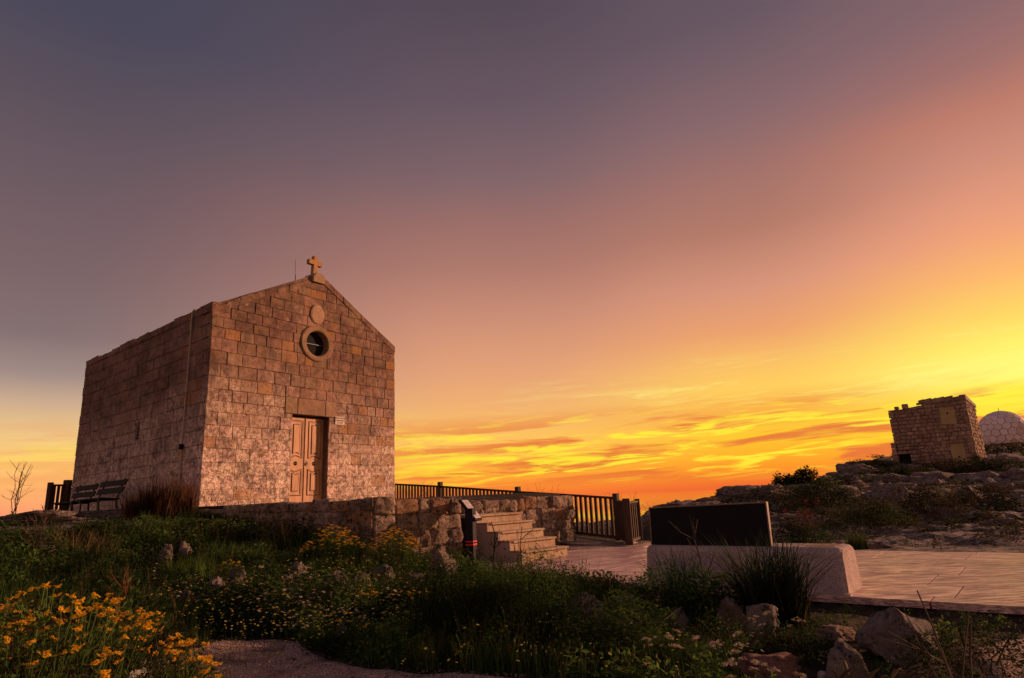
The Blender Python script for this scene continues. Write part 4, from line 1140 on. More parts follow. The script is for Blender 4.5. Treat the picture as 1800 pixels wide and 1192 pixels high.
# ------------------------------------------------------------------ radome
def build_radome():
    import bmesh
    c = np.array([174.0, 231.0, 15.3]); Rr = 7.9
    root = thing('radar_dome', 'pale panelled spherical radar dome standing beyond the tower', 'radar dome', tuple(c)); 
    bm = bmesh.new(); bmesh.ops.create_icosphere(bm, subdivisions=3, radius=1)
    bm.verts.ensure_lookup_table(); bm.faces.ensure_lookup_table()
    rg = random.Random(9)
    cent = {f.index: np.array(f.calc_center_median()) for f in bm.faces}
    jit = {i: (lambda v: v/np.linalg.norm(v))(p+np.array([rg.uniform(-.03, .03) for _ in range(3)])) for i, p in cent.items()}
    rest = MB(); npan = 0
    for v in bm.verts:
        if v.co.z < -.72: continue
        fs = [f.index for f in v.link_faces]
        nv = np.array(v.co); nv /= np.linalg.norm(nv)
        t = np.cross(nv, (0.3, .1, 1)); t /= np.linalg.norm(t); b = np.cross(nv, t)
        fs.sort(key=lambda i: math.atan2(jit[i] @ b, jit[i] @ t))
        ring = [jit[i] for i in fs]; ce = sum(ring)/len(ring)
        ring = [ce+(p-ce)*.95 for p in ring]; out = [p*Rr*.98 for p in ring]; inn = [(ce+(p-ce)*.97)*Rr*1.006 for p in ring]
        m_ = len(ring); mb = MB().poly([tuple(p) for p in out]+[tuple(p) for p in inn], [(i, (i+1) % m_, m_+(i+1) % m_, m_+i) for i in range(m_)]+[tuple(range(m_, 2*m_))])
        if nv @ np.array([-.60, -.80, -.05]) > .02 and npan < 300: mb.build('panel', M['dome'], root); npan += 1
        else:
            b_ = len(rest.v); rest.v += mb.v; rest.f += [tuple(b_+i for i in f) for f in mb.f]; rest.mi += mb.mi
    bm.free(); rest.build('panels', M['dome'], root, kind='stuff')
    bm = bmesh.new(); bmesh.ops.create_icosphere(bm, subdivisions=4, radius=Rr*.965); me = bpy.data.meshes.new('inner_shell'); bm.to_mesh(me); bm.free(); me.materials.append(M['seam']); link('inner_shell', me, root)
    k = 32
    def ring(r, z): return [(r*math.cos(2*math.pi*i/k), r*math.sin(2*math.pi*i/k), z) for i in range(k)]
    zb = -4.2; ro = math.sqrt(Rr**2-zb**2)
    mb = MB().poly(ring(ro+.9, -10)+ring(ro+.9, zb-.2)+ring(ro+.2, zb), [(j*k+i, j*k+(i+1) % k, (j+1)*k+(i+1) % k, (j+1)*k+i) for j in range(2) for i in range(k)]); mb.build('base_drum', M['drum'], root)
    mb = MB(); mb.tube([(x, y, zb+.25) for x, y, _ in ring(ro+.5, 0)]+[(ro+.5, 0, zb+.25)], .12, 5); mb.build('guard_rail', M['metal'], root)
    MB().tube([(0, 0, Rr), (0, 0, Rr+1.0)], .09, 6).build('antenna', M['metal'], root)
build_radome()

# ------------------------------------------------------------------ rocks
import bmesh as _bm
_b = _bm.new(); _bm.ops.create_icosphere(_b, subdivisions=4, radius=1); ICO_V = np.array([v.co[:] for v in _b.verts]); ICO_F = np.array([[v.index for v in f.verts] for f in _b.faces]); _b.free()
_b = _bm.new(); _bm.ops.create_icosphere(_b, subdivisions=5, radius=1); ICO5_V = np.array([v.co[:] for v in _b.verts]); ICO5_F = np.array([[v.index for v in f.verts] for f in _b.faces]); _b.free()
ROCKPOS = []
_b = _bm.new(); _bm.ops.create_icosphere(_b, subdivisions=3, radius=1); ICO3_V = np.array([v.co[:] for v in _b.verts]); ICO3_F = np.array([[v.index for v in f.verts] for f in _b.faces]); _b.free()
def rock(label, p, size, seed, mat='rock', rz=0., sink=.25, name='rock', cat='rock', group=None, big=False):
    huge = size[0] > 1.5; TF = ICO5_F if huge else (ICO_F if big else ICO3_F)
    V = (ICO5_V if huge else (ICO_V if big else ICO3_V)).copy(); ROCKPOS.append((p[0], p[1], max(size[0], size[1])*.5))
    # cut by random planes for facets, then noise
    rg = np.random.RandomState(seed)
    for _ in range(9):
        n = rg.normal(size=3); n[2] = abs(n[2])*.6; n /= np.linalg.norm(n); d = rg.uniform(.45, .85)
        k = V @ n; V = V-np.outer(np.maximum(k-d, 0)*.88, n)
    s = seed*3.7
    d = fbm(V[:, 0]*1.6+s, V[:, 1]*1.6, V[:, 2]*1.6, oct=5, seed=7, gain=.6)*.34
    rd = np.abs(fbm(V[:, 0]*3+s, V[:, 1]*3, V[:, 2]*5, oct=4, seed=17))*.20
    if huge: d = d+fbm(V[:, 0]*7+s, V[:, 1]*7, V[:, 2]*9, oct=4, seed=23, gain=.65)*.16-np.abs(fbm(V[:, 0]*4+s, V[:, 1]*4, V[:, 2]*8, oct=3, seed=27))*.22
    if big and not huge: d = d+fbm(V[:, 0]*6+s, V[:, 1]*6, V[:, 2]*7, oct=3, seed=23, gain=.6)*.12
    V = V*(1+d-rd)[:, None]*np.array(size)/2
    c, s_ = math.cos(rz), math.sin(rz); V = V @ np.array([[c, s_, 0], [-s_, c, 0], [0, 0, 1]])
    me = npmesh(name, V, TF, mats=[M[mat]], smooth=True)
    o = link(name, me); o.location = (p[0], p[1], p[2]+size[2]*(.5-sink)); tag(o, label, cat, group); return o
ROCKS = [
 # px, py, Y, (sx, sy, sz), label, mat
 (294, 945, 9.2, (.24, .22, .36), 'upright lichened rock at the left end of the rock row below the chapel', 'rock'),
 (325, 948, 9.7, (.22, .22, .28), 'rough rock just right of the leftmost upright rock', 'rock'),
 (325, 1018, 7.6, (.46, .25, .16), 'slanting flat pale stone in the dark herbs below the dry grass', 'rock'),
 (386, 990, 8.2, (.24, .26, .22), 'small grey rock left of the reddish rock', 'rock'),
 (418, 984, 8.1, (.42, .34, .30), 'reddish lichened rock among white daisies', 'redrock'),
 (420, 968, 8.7, (.26, .26, .28), 'grey rock behind the reddish lichened one', 'rock'),
 (464, 984, 8.2, (.20, .22, .20), 'small pointed grey rock between two larger groups', 'rock'),
 (500, 972, 8.3, (.24, .26, .34), 'upright grey rock on the left of the pale rock group', 'rock'),
 (524, 966, 8.6, (.32, .30, .44), 'tallest grey rock of the pale group below the orange flowers', 'rock'),
 (508, 990, 7.9, (.34, .28, .24), 'warm buff boulder in front of the upright rocks', 'rock'),
 (484, 1002, 7.8, (.22, .22, .16), 'low grey stone in front left of the buff boulder', 'rock'),
 (553, 972, 8.8, (.28, .26, .30), 'brownish rock under the left orange flowers', 'rock'),
 (588, 978, 8.7, (.52, .34, .36), 'broad flat topped grey rock under the orange flowers', 'rock'),
 (637, 984, 8.9, (.34, .30, .32), 'mossy rounded rock right of the broad flat one', 'rock'),
 (531, 1012, 7.4, (.38, .26, .18), 'bluish low stone behind the yellow and white flowers', 'rock'),
 (604, 1052, 6.6, (.26, .24, .18), 'pale stone right of the white daisies', 'rock'),
 (674, 980, 9.2, (.36, .32, .34), 'pointed grey rock in front of the wall corner', 'rock'),
 (727, 985, 9.4, (.42, .34, .26), 'low grey rock beside the magenta flower', 'rock'),
 (776, 976, 10.0, (.62, .50, .52), 'large dark pitted boulder before the lectern', 'rock'),
 (940, 1040, 7.6, (.50, .4, .22), 'brown rock under the dead brush', 'redrock'),
 (1022, 1062, 6.6, (.46, .40, .46), 'craggy grey rock below the front edge of the plaza', 'rock'),
 (1098, 1032, 8.0, (.50, .34, .12), 'flat pale stone at the plaza edge', 'rock'),
 (1172, 1014, 7.7, (.34, .34, .36), 'brown rock under the left blue green grass tuft', 'redrock'),
 (1188, 1060, 6.6, (.20, .20, .24), 'small buff stone below the left grass tuft', 'rock'),
 (1286, 1048, 6.6, (.28, .26, .36), 'craggy upright rock under the leafy shrub', 'rock'),
 (1330, 1062, 6.2, (.34, .34, .36), 'split pinkish rock in front of the large grass tuft', 'rock'),
 (1345, 1108, 5.0, (.52, .40, .22), 'long low reddish brown rock at the bottom', 'redrock'),
 (1437, 1104, 5.0, (.13, .12, .07), 'small pale flat stone between the red rock and the tall rock', 'granite'),
 (1480, 1118, 4.9, (.30, .34, .38), 'rounded tall rock left of the largest boulder', 'rock'),
 (1455, 1076, 5.9, (.42, .26, .16), 'low orange tinted rock ridge under the stone block', 'rock'),
 (1572, 1108, 5.4, (.64, .60, .46), 'largest grey boulder below the front edge of the plaza', 'rock'),
 (1750, 1176, 4.3, (.34, .26, .10), 'grey stone half buried in the gravel at the lower right', 'rock'),
 (1384, 948, 12.6, (.42, .34, .22), 'grey stone behind the block at the foot of the red flower bush', 'rock'),
 (1409, 950, 12.4, (.36, .30, .20), 'second stone from the left behind the block', 'rock'),
 (1440, 950, 12.5, (.52, .34, .20), 'buff stone right of the red flower bush', 'rock'),
 (1112, 945, 16.0, (.40, .36, .34), 'buff block beside the end of the timber fence', 'rock'),
 (1110, 952, 15.4, (.42, .34, .22), 'pale stone in front of the fence end', 'granite'),
 (1790, 895, 22.0, (1.6, 1.2, .9), 'squarish grey boulder at the right edge of the hillside', 'rock'),
 (1672, 872, 27.5, (3.2, 1.6, .9), 'long grey ledge below the tower', 'rock'),
 (1500, 864, 33.0, (3.0, 2.2, 1.1), 'pale rounded outcrop left on the slope', 'rock'),
 (1560, 866, 30.0, (3.0, 1.8, .9), 'pale outcrop in the middle of the slope', 'rock'),
 (1590, 848, 36.0, (4.2, 2.4, 1.2), 'upper pale outcrop under the tower', 'rock'),
 (1640, 868, 31.0, (2.2, 1.4, .6), 'small pale ledge right of the middle outcrop', 'rock'),
 (1502, 834, 43.5, (3.0, 2.4, 1.0), 'dark rocky lip at the left end of the hilltop', 'rock'),
 (1530, 822, 47.0, (4.0, 2.6, .55), 'rocky crest between the lip and the tower', 'rock'),
 (1453, 862, 37.5, (2.2, 2.0, 1.2), 'pale rock at the base of the hill left of the dark bush', 'rock'),
 (1608, 900, 20.5, (1.6, 1.0, .35), 'flat step of rock behind the yellow green bush', 'rock'),
 (1760, 850, 40.0, (3.6, 2.2, .7), 'rock band below the radar dome', 'rock'),
 (1244, 880, 25.6, (2.2, 1.6, .55), 'left end of the flat headland rock over the sea', 'rock'),
 (1300, 876, 26.4, (2.8, 1.6, .75), 'middle of the flat headland rock over the sea', 'rock'),
 (1362, 878, 26.0, (2.6, 1.6, .8), 'rounded right end of the headland rock', 'rock'),
 (60, 935, 13.0, (2.4, 1.2, .35), 'flat worn rock shelf at the far left', 'rock'),
 (185, 928, 14.2, (2.2, 1.2, .35), 'flat rock shelf in front of the benches', 'rock'),
 (40, 985, 8.4, (.9, .6, .3), 'grey rock below the left shelf', 'rock'),
]
for i, (px, py, Y, s, lab, mt) in enumerate(ROCKS):
    p = gat(px, py, Y)
    if Y < 11 and px < 1550: s = (s[0]*1.15, s[1]*1.1, s[2]*1.02)
    rock(lab, p, s, 100+i, mt, rz=i*1.3 if s[0] < .8 else .2, sink=.14 if s[0] < 1 else (.15 if px < 200 else .35), big=s[0] > .25)

# ------------------------------------------------------------------ plants
class Geo:
    def __init__(s): s.V = []; s.F = []; s.M = []; s.n = 0
    def add(s, V, F_, m_=0):
        V = np.asarray(V, float).reshape(-1, 3); F_ = np.asarray(F_, int).reshape(-1, 3)
        s.V.append(V); s.F.append(F_+s.n); s.M.append(np.full(len(F_), m_)); s.n += len(V); return s
    def get(s): return np.concatenate(s.V), np.concatenate(s.F), np.concatenate(s.M)
    def build(s, name, mats, parent=None, kind=None, smooth=False):
        V, F_, M_ = s.get(); return link(name, npmesh(name, V, F_, M_, mats, smooth), parent, kind)
def g_blades(g, rs, n, h, spread, lean, w, m_=0, base=(0, 0, 0), seg=3, basew=.15):
    """curved tapering blades"""
    a = rs.uniform(0, 2*np.pi, n); hh = h*rs.uniform(.55, 1.05, n); ln = lean*rs.uniform(.2, 1.1, n)*hh
    rb = spread*basew*np.sqrt(rs.uniform(0, 1, n)); ab = rs.uniform(0, 2*np.pi, n)
    dx, dy = np.cos(a), np.sin(a); px, py = -dy, dx; ww = w*rs.uniform(.6, 1.3, n)
    V = np.zeros((n, 2*seg+1, 3))
    for k in range(seg+1):
        t = k/seg; cx = rb*np.cos(ab)+dx*ln*t**1.8+base[0]; cy = rb*np.sin(ab)+dy*ln*t**1.8+base[1]; cz = hh*t*(1-.18*t*ln/hh)+base[2]
        wk = ww*(1-t)**.7/2
        if k < seg:
            V[:, 2*k] = np.stack([cx-px*wk, cy-py*wk, cz], -1); V[:, 2*k+1] = np.stack([cx+px*wk, cy+py*wk, cz], -1)
        else: V[:, 2*k] = np.stack([cx, cy, cz], -1)
    f = []
    for k in range(seg-1): f += [(2*k, 2*k+1, 2*k+3), (2*k, 2*k+3, 2*k+2)]
    f += [(2*seg-2, 2*seg-1, 2*seg)]
    f = np.array(f); nv = 2*seg+1
    g.add(V.reshape(-1, 3), (f[None]+np.arange(n)[:, None, None]*nv).reshape(-1, 3), m_)
    return V[:, -1]
def g_leaves(g, rs, P, size, m_=0, up=.4, asp=.42):
    """folded leaves at the points P"""
    n = len(P); d = rs.normal(size=(n, 3)); d[:, 2] = np.abs(d[:, 2])*up+.05; d /= np.linalg.norm(d, axis=1)[:, None]
    s = np.cross(d, rs.normal(size=(n, 3))); s /= np.linalg.norm(s, axis=1)[:, None]+1e-9; nn = np.cross(d, s)
    L = (size*rs.uniform(.6, 1.3, n))[:, None]
    V = np.stack([P, P+d*L*.5+s*L*asp*.5+nn*L*.08, P+d*L, P+d*L*.5-s*L*asp*.5+nn*L*.08], 1)
    f = np.array([(0, 1, 2), (0, 2, 3)])
    g.add(V.reshape(-1, 3), (f[None]+np.arange(n)[:, None, None]*4).reshape(-1, 3), m_)
def g_stem(g, pts, r, m_=0, n=3):
    pts = [np.array(p, float) for p in pts]; V = []
    rs_ = r if hasattr(r, '__len__') else [r*(1-.6*i/(len(pts)-1)) for i in range(len(pts))]
    for i, p in enumerate(pts):
        t = pts[min(i+1, len(pts)-1)]-pts[max(i-1, 0)]; t = t/(np.linalg.norm(t)+1e-9)
        a = np.cross(t, (.3, 1, .2)); a /= np.linalg.norm(a)+1e-9; b = np.cross(t, a)
        for k in range(n): q = 2*math.pi*k/n; V.append(p+rs_[i]*(math.cos(q)*a+math.sin(q)*b))
    f = []
    for i in range(len(pts)-1):
        for k in range(n):
            a_, b_ = i*n+k, i*n+(k+1) % n; f += [(a_, b_, b_+n), (a_, b_+n, a_+n)]
    g.add(V, f, m_)
def dome_pts(rs, n, rx, ry, h, hollow=.55, lump=.25, seed=0, c=(0, 0, 0)):
    a = rs.uniform(0, 2*np.pi, n); ct = rs.uniform(0, 1, n)**.8; st = np.sqrt(1-ct**2)
    k = hollow+(1-hollow)*rs.uniform(0, 1, n)**.5
    x, y, z = st*np.cos(a), st*np.sin(a), ct
    k = k*(1+lump*fbm(x*2.2+seed, y*2.2, z*2.2, oct=3, seed=31)*1.6)
    return np.stack([x*rx*k+c[0], y*ry*k+c[1], z*h*k+c[2]], -1)
def bush(label, p, rx, ry, h, n, leaf, mats, seed, name='shrub', cat='shrub', group=None, stems=6, lump=.3, flowers=None, asp=.42, spikes=0):
    rs = np.random.RandomState(seed); root = thing(name, label, cat, tuple(p), group)
    g = Geo(); P = dome_pts(rs, n, rx, ry, h, hollow=.35, lump=lump, seed=seed); P[:, :2] *= (1-.25*np.clip(P[:, 2:3]/h, 0, 1))*1.08
    mid = rs.randint(0, len(mats), n) if len(mats) > 1 else np.zeros(n, int)
    lum = fbm(P[:, 0]*3/rx+seed, P[:, 1]*3/rx, P[:, 2]*3/rx, oct=2, seed=3)
    for k in range(len(mats)):
        sel = (lum > 0) == (k == 0) if len(mats) == 2 else mid == k
        if sel.any(): g_leaves(g, rs, P[sel], leaf, k, asp=asp)
    if spikes: g_blades(g, rs, spikes, h*1.15, rx, .35, leaf*.18, 0, basew=.8)
    g.build('foliage', [M[q] for q in mats], root, 'stuff')
    if stems:
        g = Geo()
        for k in range(stems):
            a = rs.uniform(0, 6.28); q = rs.uniform(.3, .8)
            e = np.array([math.cos(a)*rx*q, math.sin(a)*ry*q, h*rs.uniform(.5, .85)])
            g_stem(g, [(0, 0, -.05), e*.45+rs.normal(size=3)*.04*rx, e], max(.005, .012*rx))
            for _ in range(3):
                b = e*rs.uniform(.4, .8); g_stem(g, [b, b+rs.normal(size=3)*np.array([.25*rx, .25*ry, .15*h])+np.array([0, 0, .2*h])], max(.003, .006*rx))
        g.build('branches', [M['trunk']], root, 'stuff')
    if flowers:
        nf, sz, fm = flowers; g = Geo(); P = dome_pts(rs, nf, rx*1.03, ry*1.03, h*1.05, hollow=.93, lump=lump, seed=seed)
        for q in P: g_head(g, rs, q, sz*rs.uniform(.7, 1.2), 0, 0, simple=True)
        g.build('flowers', [M[fm]], root, 'stuff')
    return root
def g_head(g, rs, c, r, mp=0, mc=1, simple=False, tilt=.35):
    """flower head: a ring of petals round a domed centre"""
    n = 5 if simple else 13
    up = np.array([rs.uniform(-tilt, tilt), rs.uniform(-tilt, tilt), 1.]); up /= np.linalg.norm(up)
    a = np.cross(up, (1, 0, .1)); a /= np.linalg.norm(a); b = np.cross(up, a); c = np.array(c)
    V = []; f = []; pw = .24 if simple else .19
    for k in range(n):
        q = 2*math.pi*(k+rs.uniform(-.2, .2))/n; d = math.cos(q)*a+math.sin(q)*b; s = -math.sin(q)*a+math.cos(q)*b
        L = r*rs.uniform(.85, 1.1); i = len(V); dr = rs.uniform(-.25, .25)*r
        V += [c+d*r*.2, c+d*L*.7+s*L*pw+up*dr*.5, c+d*L+up*dr, c+d*L*.7-s*L*pw+up*dr*.5]; f += [(i, i+1, i+2), (i, i+2, i+3)]
    g.add(V, f, mp)
    if not simple:
        m_ = 6; V = [c+(math.cos(2*math.pi*k/m_)*a+math.sin(2*math.pi*k/m_)*b)*r*.42 for k in range(m_)]+[c+up*r*.16+(math.cos(2*math.pi*k/m_)*a+math.sin(2*math.pi*k/m_)*b)*r*.3 for k in range(m_)]+[c+up*r*.24]
        f = []
        for k in range(m_): j = (k+1) % m_; f += [(k, j, m_+j), (k, m_+j, m_+k), (m_+k, m_+j, 2*m_)]
        g.add(V, f, mc)

# --- flowering clumps
def flower_clump(label, p, rx, ry, h, nh, hr, seed, name='ragwort', cat='wildflower', petals='yellow', centre='orange', individual=False, leaves=900, leaf=.05, mats=('g_mid', 'g_dark'), zlow=.45, group=None, hd=1.0):
    rs = np.random.RandomState(seed); root = thing(name, label, cat, tuple(p), group)
    heads = []
    tries = 0
    while len(heads) < nh and tries < nh*60:
        tries += 1
        a = rs.uniform(0, 6.283); r = math.sqrt(rs.uniform(0, 1))
        q = np.array([math.cos(a)*r*rx, math.sin(a)*r*ry, h*(zlow+(1-zlow)*(1-r**2*.8))*rs.uniform(.82, 1.04)])
        if all(np.linalg.norm(q-k) > hr*hd for k in heads): heads.append(q)
    g = Geo()
    for q in heads:
        b = np.array([q[0]*.35+rs.normal()*.03, q[1]*.35+rs.normal()*.03, -.03]); m_ = (b+q)/2+np.array([q[0]*.12, q[1]*.12, .05])+rs.normal(size=3)*.02
        g_stem(g, [b, m_, q-(0, 0, .008)], .005)
        if rs.uniform() < .5: g_stem(g, [m_, m_+(q-m_)*.5+rs.normal(size=3)*.05], .003)
    g.build('stems', [M['g_mid']], root, 'stuff')
    g = Geo(); P = dome_pts(rs, leaves, rx*.95, ry*.95, h*.86, hollow=.2, lump=.3, seed=seed)
    lum = rs.uniform(size=leaves) > .5
    g_leaves(g, rs, P[lum], leaf, 0, up=1., asp=.3); g_leaves(g, rs, P[~lum], leaf, 1, up=1., asp=.3)
    g_blades(g, rs, leaves//12, h*.8, rx, .3, leaf*.12, 0, basew=.9)
    g.build('foliage', [M[q] for q in mats], root, 'stuff')
    if individual:
        protos = []
        for k in range(5):
            gg = Geo()
            g_head(gg, rs, (0, 0, 0), hr, 0, 1, tilt=.5)
            for _ in range(4): g_head(gg, rs, rs.normal(size=3)*hr*np.array([.9, .9, .3]), hr*.75, 0, 1, tilt=.8)
            V, F_, M_ = gg.get(); protos.append(npmesh('flower_head', V, F_, M_, [M[petals], M[centre]]))
        for i, q in enumerate(heads):
            o = link('flower_head', protos[i % 5], root); o.location = tuple(q); o.rotation_euler = (rs.uniform(-.35, .35), rs.uniform(-.35, .35), rs.uniform(0, 6.28)); o.scale = [rs.uniform(.7, 1.25)]*3
    else:
        g = Geo()
        for q in heads: g_head(g, rs, q, hr*rs.uniform(.7, 1.15), 0, 1)
        g.build('flowers', [M[petals], M[centre]], root, 'stuff')
    return root
def umbel_clump(label, p, rx, ry, h, nh, hr, seed, petals='buff', name='white_umbel_plant', group=None):
    """flat-topped clusters of tiny flowers, each cluster a part"""
    rs = np.random.RandomState(seed); root = thing(name, label, 'wildflower', tuple(p), group)
    gs, protos = Geo(), []
    for k in range(4):
        gg = Geo()
        for _ in range(26):
            r = math.sqrt(rs.uniform())*hr; a = rs.uniform(0, 6.28)
            g_head(gg, rs, (r*math.cos(a), r*math.sin(a), .35*hr*(1-(r/hr)**2)+rs.normal()*.003), hr*.26, 0, 0, simple=True, tilt=.8)
        V, F_, M_ = gg.get(); protos.append(npmesh('flower_cluster', V, F_, M_, [M[petals]]))
    for i in range(nh):
        a = rs.uniform(0, 6.283); r = math.sqrt(rs.uniform(0, 1)); q = np.array([math.cos(a)*r*rx, math.sin(a)*r*ry, h*rs.uniform(.7, 1.05)])
        g_stem(gs, [(q[0]*.4, q[1]*.4, -.05), (q[0]*.8, q[1]*.8, q[2]*.5), q], .0045)
        o = link('flower_cluster', protos[i % 4], root); o.location = tuple(q); o.rotation_euler = (rs.uniform(-.3, .3), rs.uniform(-.3, .3), rs.uniform(0, 6)); o.scale = [rs.uniform(.7, 1.2)]*3
    P = dome_pts(rs, 700, rx*1.1, ry*1.1, h*.8, hollow=.15, seed=seed); g_leaves(gs, rs, P, .045, 1, up=1., asp=.25)
    gs.build('stems', [M['g_mid'], M['g_dark']], root, 'stuff')
    return root

flower_clump('big yellow ragwort bush filling the lower left corner', gat(62, 1010, 3.2), .86, .66, .86, 240, .018, 41, individual=True, leaves=7000, leaf=.05, mats=('olive', 'g_mid'), zlow=.42, hd=1.3)
flower_clump('orange yellow flower clump against the wall below the chapel door', gat(585, 975, 10.2), .50, .34, .62, 130, .034, 42, leaves=1300, petals='yellow', mats=('g_mid', 'g_dark'), zlow=.35)
flower_clump('bright yellow flower clump at the wall corner', gat(692, 985, 10.3), .45, .32, .62, 120, .036, 43, leaves=1100, petals='yellow', mats=('g_mid', 'olive'), zlow=.4)
flower_clump('small orange flowers above the reddish rock', gat(404, 968, 9.0), .22, .15, .26, 16, .028, 44, leaves=180, petals='yellow')
flower_clump('small leaning plant with one bunch of orange yellow flowers in the dark herbs', gat(646, 1060, 7.0), .13, .11, .40, 9, .030, 45, leaves=120, petals='yellow', zlow=.8)
flower_clump('flat bunch of orange yellow flowers right of the leaning flower plant', gat(722, 1060, 7.0), .26, .15, .36, 22, .028, 46, leaves=250, petals='yellow', zlow=.85)
flower_clump('sparse orange flower plant in front of the white daisies', gat(612, 1100, 6.0), .20, .15, .38, 8, .026, 47, leaves=160, petals='yellow', zlow=.6)
flower_clump('small yellow flower plant beside the gravel path', gat(330, 1175, 4.4), .28, .22, .36, 26, .016, 48, leaves=700, leaf=.04, petals='lemon', mats=('olive', 'g_mid'), zlow=.3)
flower_clump('yellow flowers at the foot of the lectern', gat(800, 985, 10.8), .22, .15, .22, 16, .026, 49, leaves=200, petals='yellow')
flower_clump('tuft of yellow flowers at the plaza edge right of the biggest boulder', gat(1640, 1085, 5.4), .16, .12, .24, 14, .022, 50, leaves=300, petals='lemon', mats=('olive', 'g_mid'))
umbel_clump('white flower clusters among the yellow ragwort', gat(195, 1190, 2.9), .30, .2, .58, 9, .032, 51, petals='white', group='white umbels in the foreground')
umbel_clump('pale buff flower clusters at the bottom edge, right of the centre', gat(1110, 1240, 3.0), .30, .22, .50, 12, .030, 52, group='white umbels in the foreground')
umbel_clump('taller pale buff flower clusters left of the long red rock', gat(1235, 1180, 3.6), .32, .24, .58, 16, .032, 53, group='white umbels in the foreground')
umbel_clump('buff tufted flowers on the small bush in front of the stone block', gat(1375, 1095, 5.6), .26, .2, .30, 8, .030, 54, group='white umbels in the foreground')
umbel_clump('cream flower clusters in front of the long red rock', gat(1320, 1220, 3.2), .26, .2, .46, 10, .028, 55, group='white umbels in the foreground')

# --- grasses that stand out
def grass(label, p, n, h, spread, lean, w, mat, seed, name='grass_tuft', cat='grass tuft', heads=None, group=None, mat2=None):
    rs = np.random.RandomState(seed); root = thing(name, label, cat, tuple(p), group); g = Geo()
    g_blades(g, rs, n if not mat2 else n//2, h, spread, lean, w, 0, seg=4, basew=.45)
    if mat2: g_blades(g, rs, n//2, h*.9, spread, lean, w, 1, seg=4, basew=.5)
    g.build('blades', [M[mat]]+([M[mat2]] if mat2 else []), root, 'stuff')
    if heads:
        nh, L, hm = heads; g = Geo()
        for k in range(nh):
            a = rs.uniform(0, 6.28); ln = lean*rs.uniform(.2, .9)*h; t = np.array([math.cos(a)*ln, math.sin(a)*ln, h*rs.uniform(.7, 1.05)])
            b = np.array([rs.normal()*spread*.2, rs.normal()*spread*.2, 0]); mid = (b+t)/2+(0, 0, .12*h)
            g_stem(g, [b, mid, t], .0022, 0)
            d = t-mid; d /= np.linalg.norm(d); droop = np.array([math.cos(a), math.sin(a), -.25]); q = t.copy(); pts = [q]
            for s in range(4): d = d*.8+droop*.2; d /= np.linalg.norm(d); q = q+d*L/4; pts.append(q)
            g_stem(g, pts, [.003, .008, .009, .006, .001], 0, 4)
            for s in range(14):
                c = pts[rs.randint(0, 4)]+rs.normal(size=3)*.003; e = c+d*L*.35+rs.normal(size=3)*.012; sd = np.cross(d, rs.normal(size=3)); sd /= np.linalg.norm(sd)
                g.add([c, c+sd*.0025, e], [(0, 1, 2)], 0)
        g.build('seed_heads', [M[hm]], root, 'stuff')
    return root
grass('large blue green grass tuft standing in front of the stone block', gat(1362, 1050, 6.75), 560, .95, .62, .85, .021, 'g_blue', 61, mat2='olive')
grass('smaller blue green grass tuft at the left end of the stone block', gat(1200, 1040, 7.2), 200, .80, .42, .85, .019, 'g_blue', 62)
grass('tall rust brown dry grass at the corner of the chapel', gat(297, 925, 12.7), 900, .86, 1.0, .40, .018, 'rust', 63, mat2='brown', name='dry_grass')
grass('second rust brown clump left of the chapel corner grass', gat(248, 925, 13.0), 460, .66, .8, .4, .016, 'brown', 64, mat2='rust', name='dry_grass')
grass('dark dry fan of stalks left of the plaza', gat(958, 1030, 7.6), 110, .52, .55, .75, .009, 'brown', 65, name='dry_grass')
grass('thin seeding grass before the open plaza', gat(1068, 1050, 6.6), 40, .46, .3, .35, .006, 'g_mid', 66, heads=(9, .10, 'straw'))
grass('slim seeding grass by the left plaza edge', gat(1010, 1050, 6.8), 36, .44, .25, .3, .006, 'g_mid', 67, heads=(6, .09, 'straw'))
grass('golden barley grass bending at the bottom right of the centre', gat(1435, 1235, 3.0), 120, .46, .35, .7, .008, 'olive', 68, heads=(16, .11, 'straw'), name='barley_grass')
grass('golden barley grass below the tall rock', gat(1500, 1230, 3.3), 110, .42, .35, .7, .008, 'g_mid', 69, heads=(12, .10, 'straw'), name='barley_grass')
grass('upright yellow green grass blades at the bottom edge', gat(1128, 1240, 3.0), 40, .40, .12, .25, .012, 'g_bright', 70)
grass('bright green grass left of the reddish rock', gat(335, 1000, 8.6), 160, .42, .6, .5, .010, 'g_mid', 71, mat2='g_bright')
grass('dark upright grass between the two wall flower clumps', gat(638, 975, 10.6), 90, .40, .22, .3, .014, 'g_dark', 72)
grass('dry brown stalks leaning on the wall below the door', gat(500, 955, 11.2), 110, .62, .45, .3, .008, 'brown', 73, name='dry_grass')
grass('grass clump at the edge of the plaza beyond the stone block', gat(1507, 966, 12.7), 240, .36, .42, .6, .012, 'olive', 74, mat2='g_mid')
grass('straw coloured grass on the left slope below the benches', gat(140, 980, 9.0), 220, .50, .9, .6, .008, 'straw', 75, mat2='olive', name='dry_grass')
grass('long dry blades at the lower right corner over the gravel', gat(1740, 1185, 4.0), 14, .35, .2, 1.3, .014, 'straw', 76, name='dry_grass')
grass('yellow green curved leaves at the right edge', gat(1775, 1150, 4.1), 30, .42, .3, .9, .012, 'olive', 77)

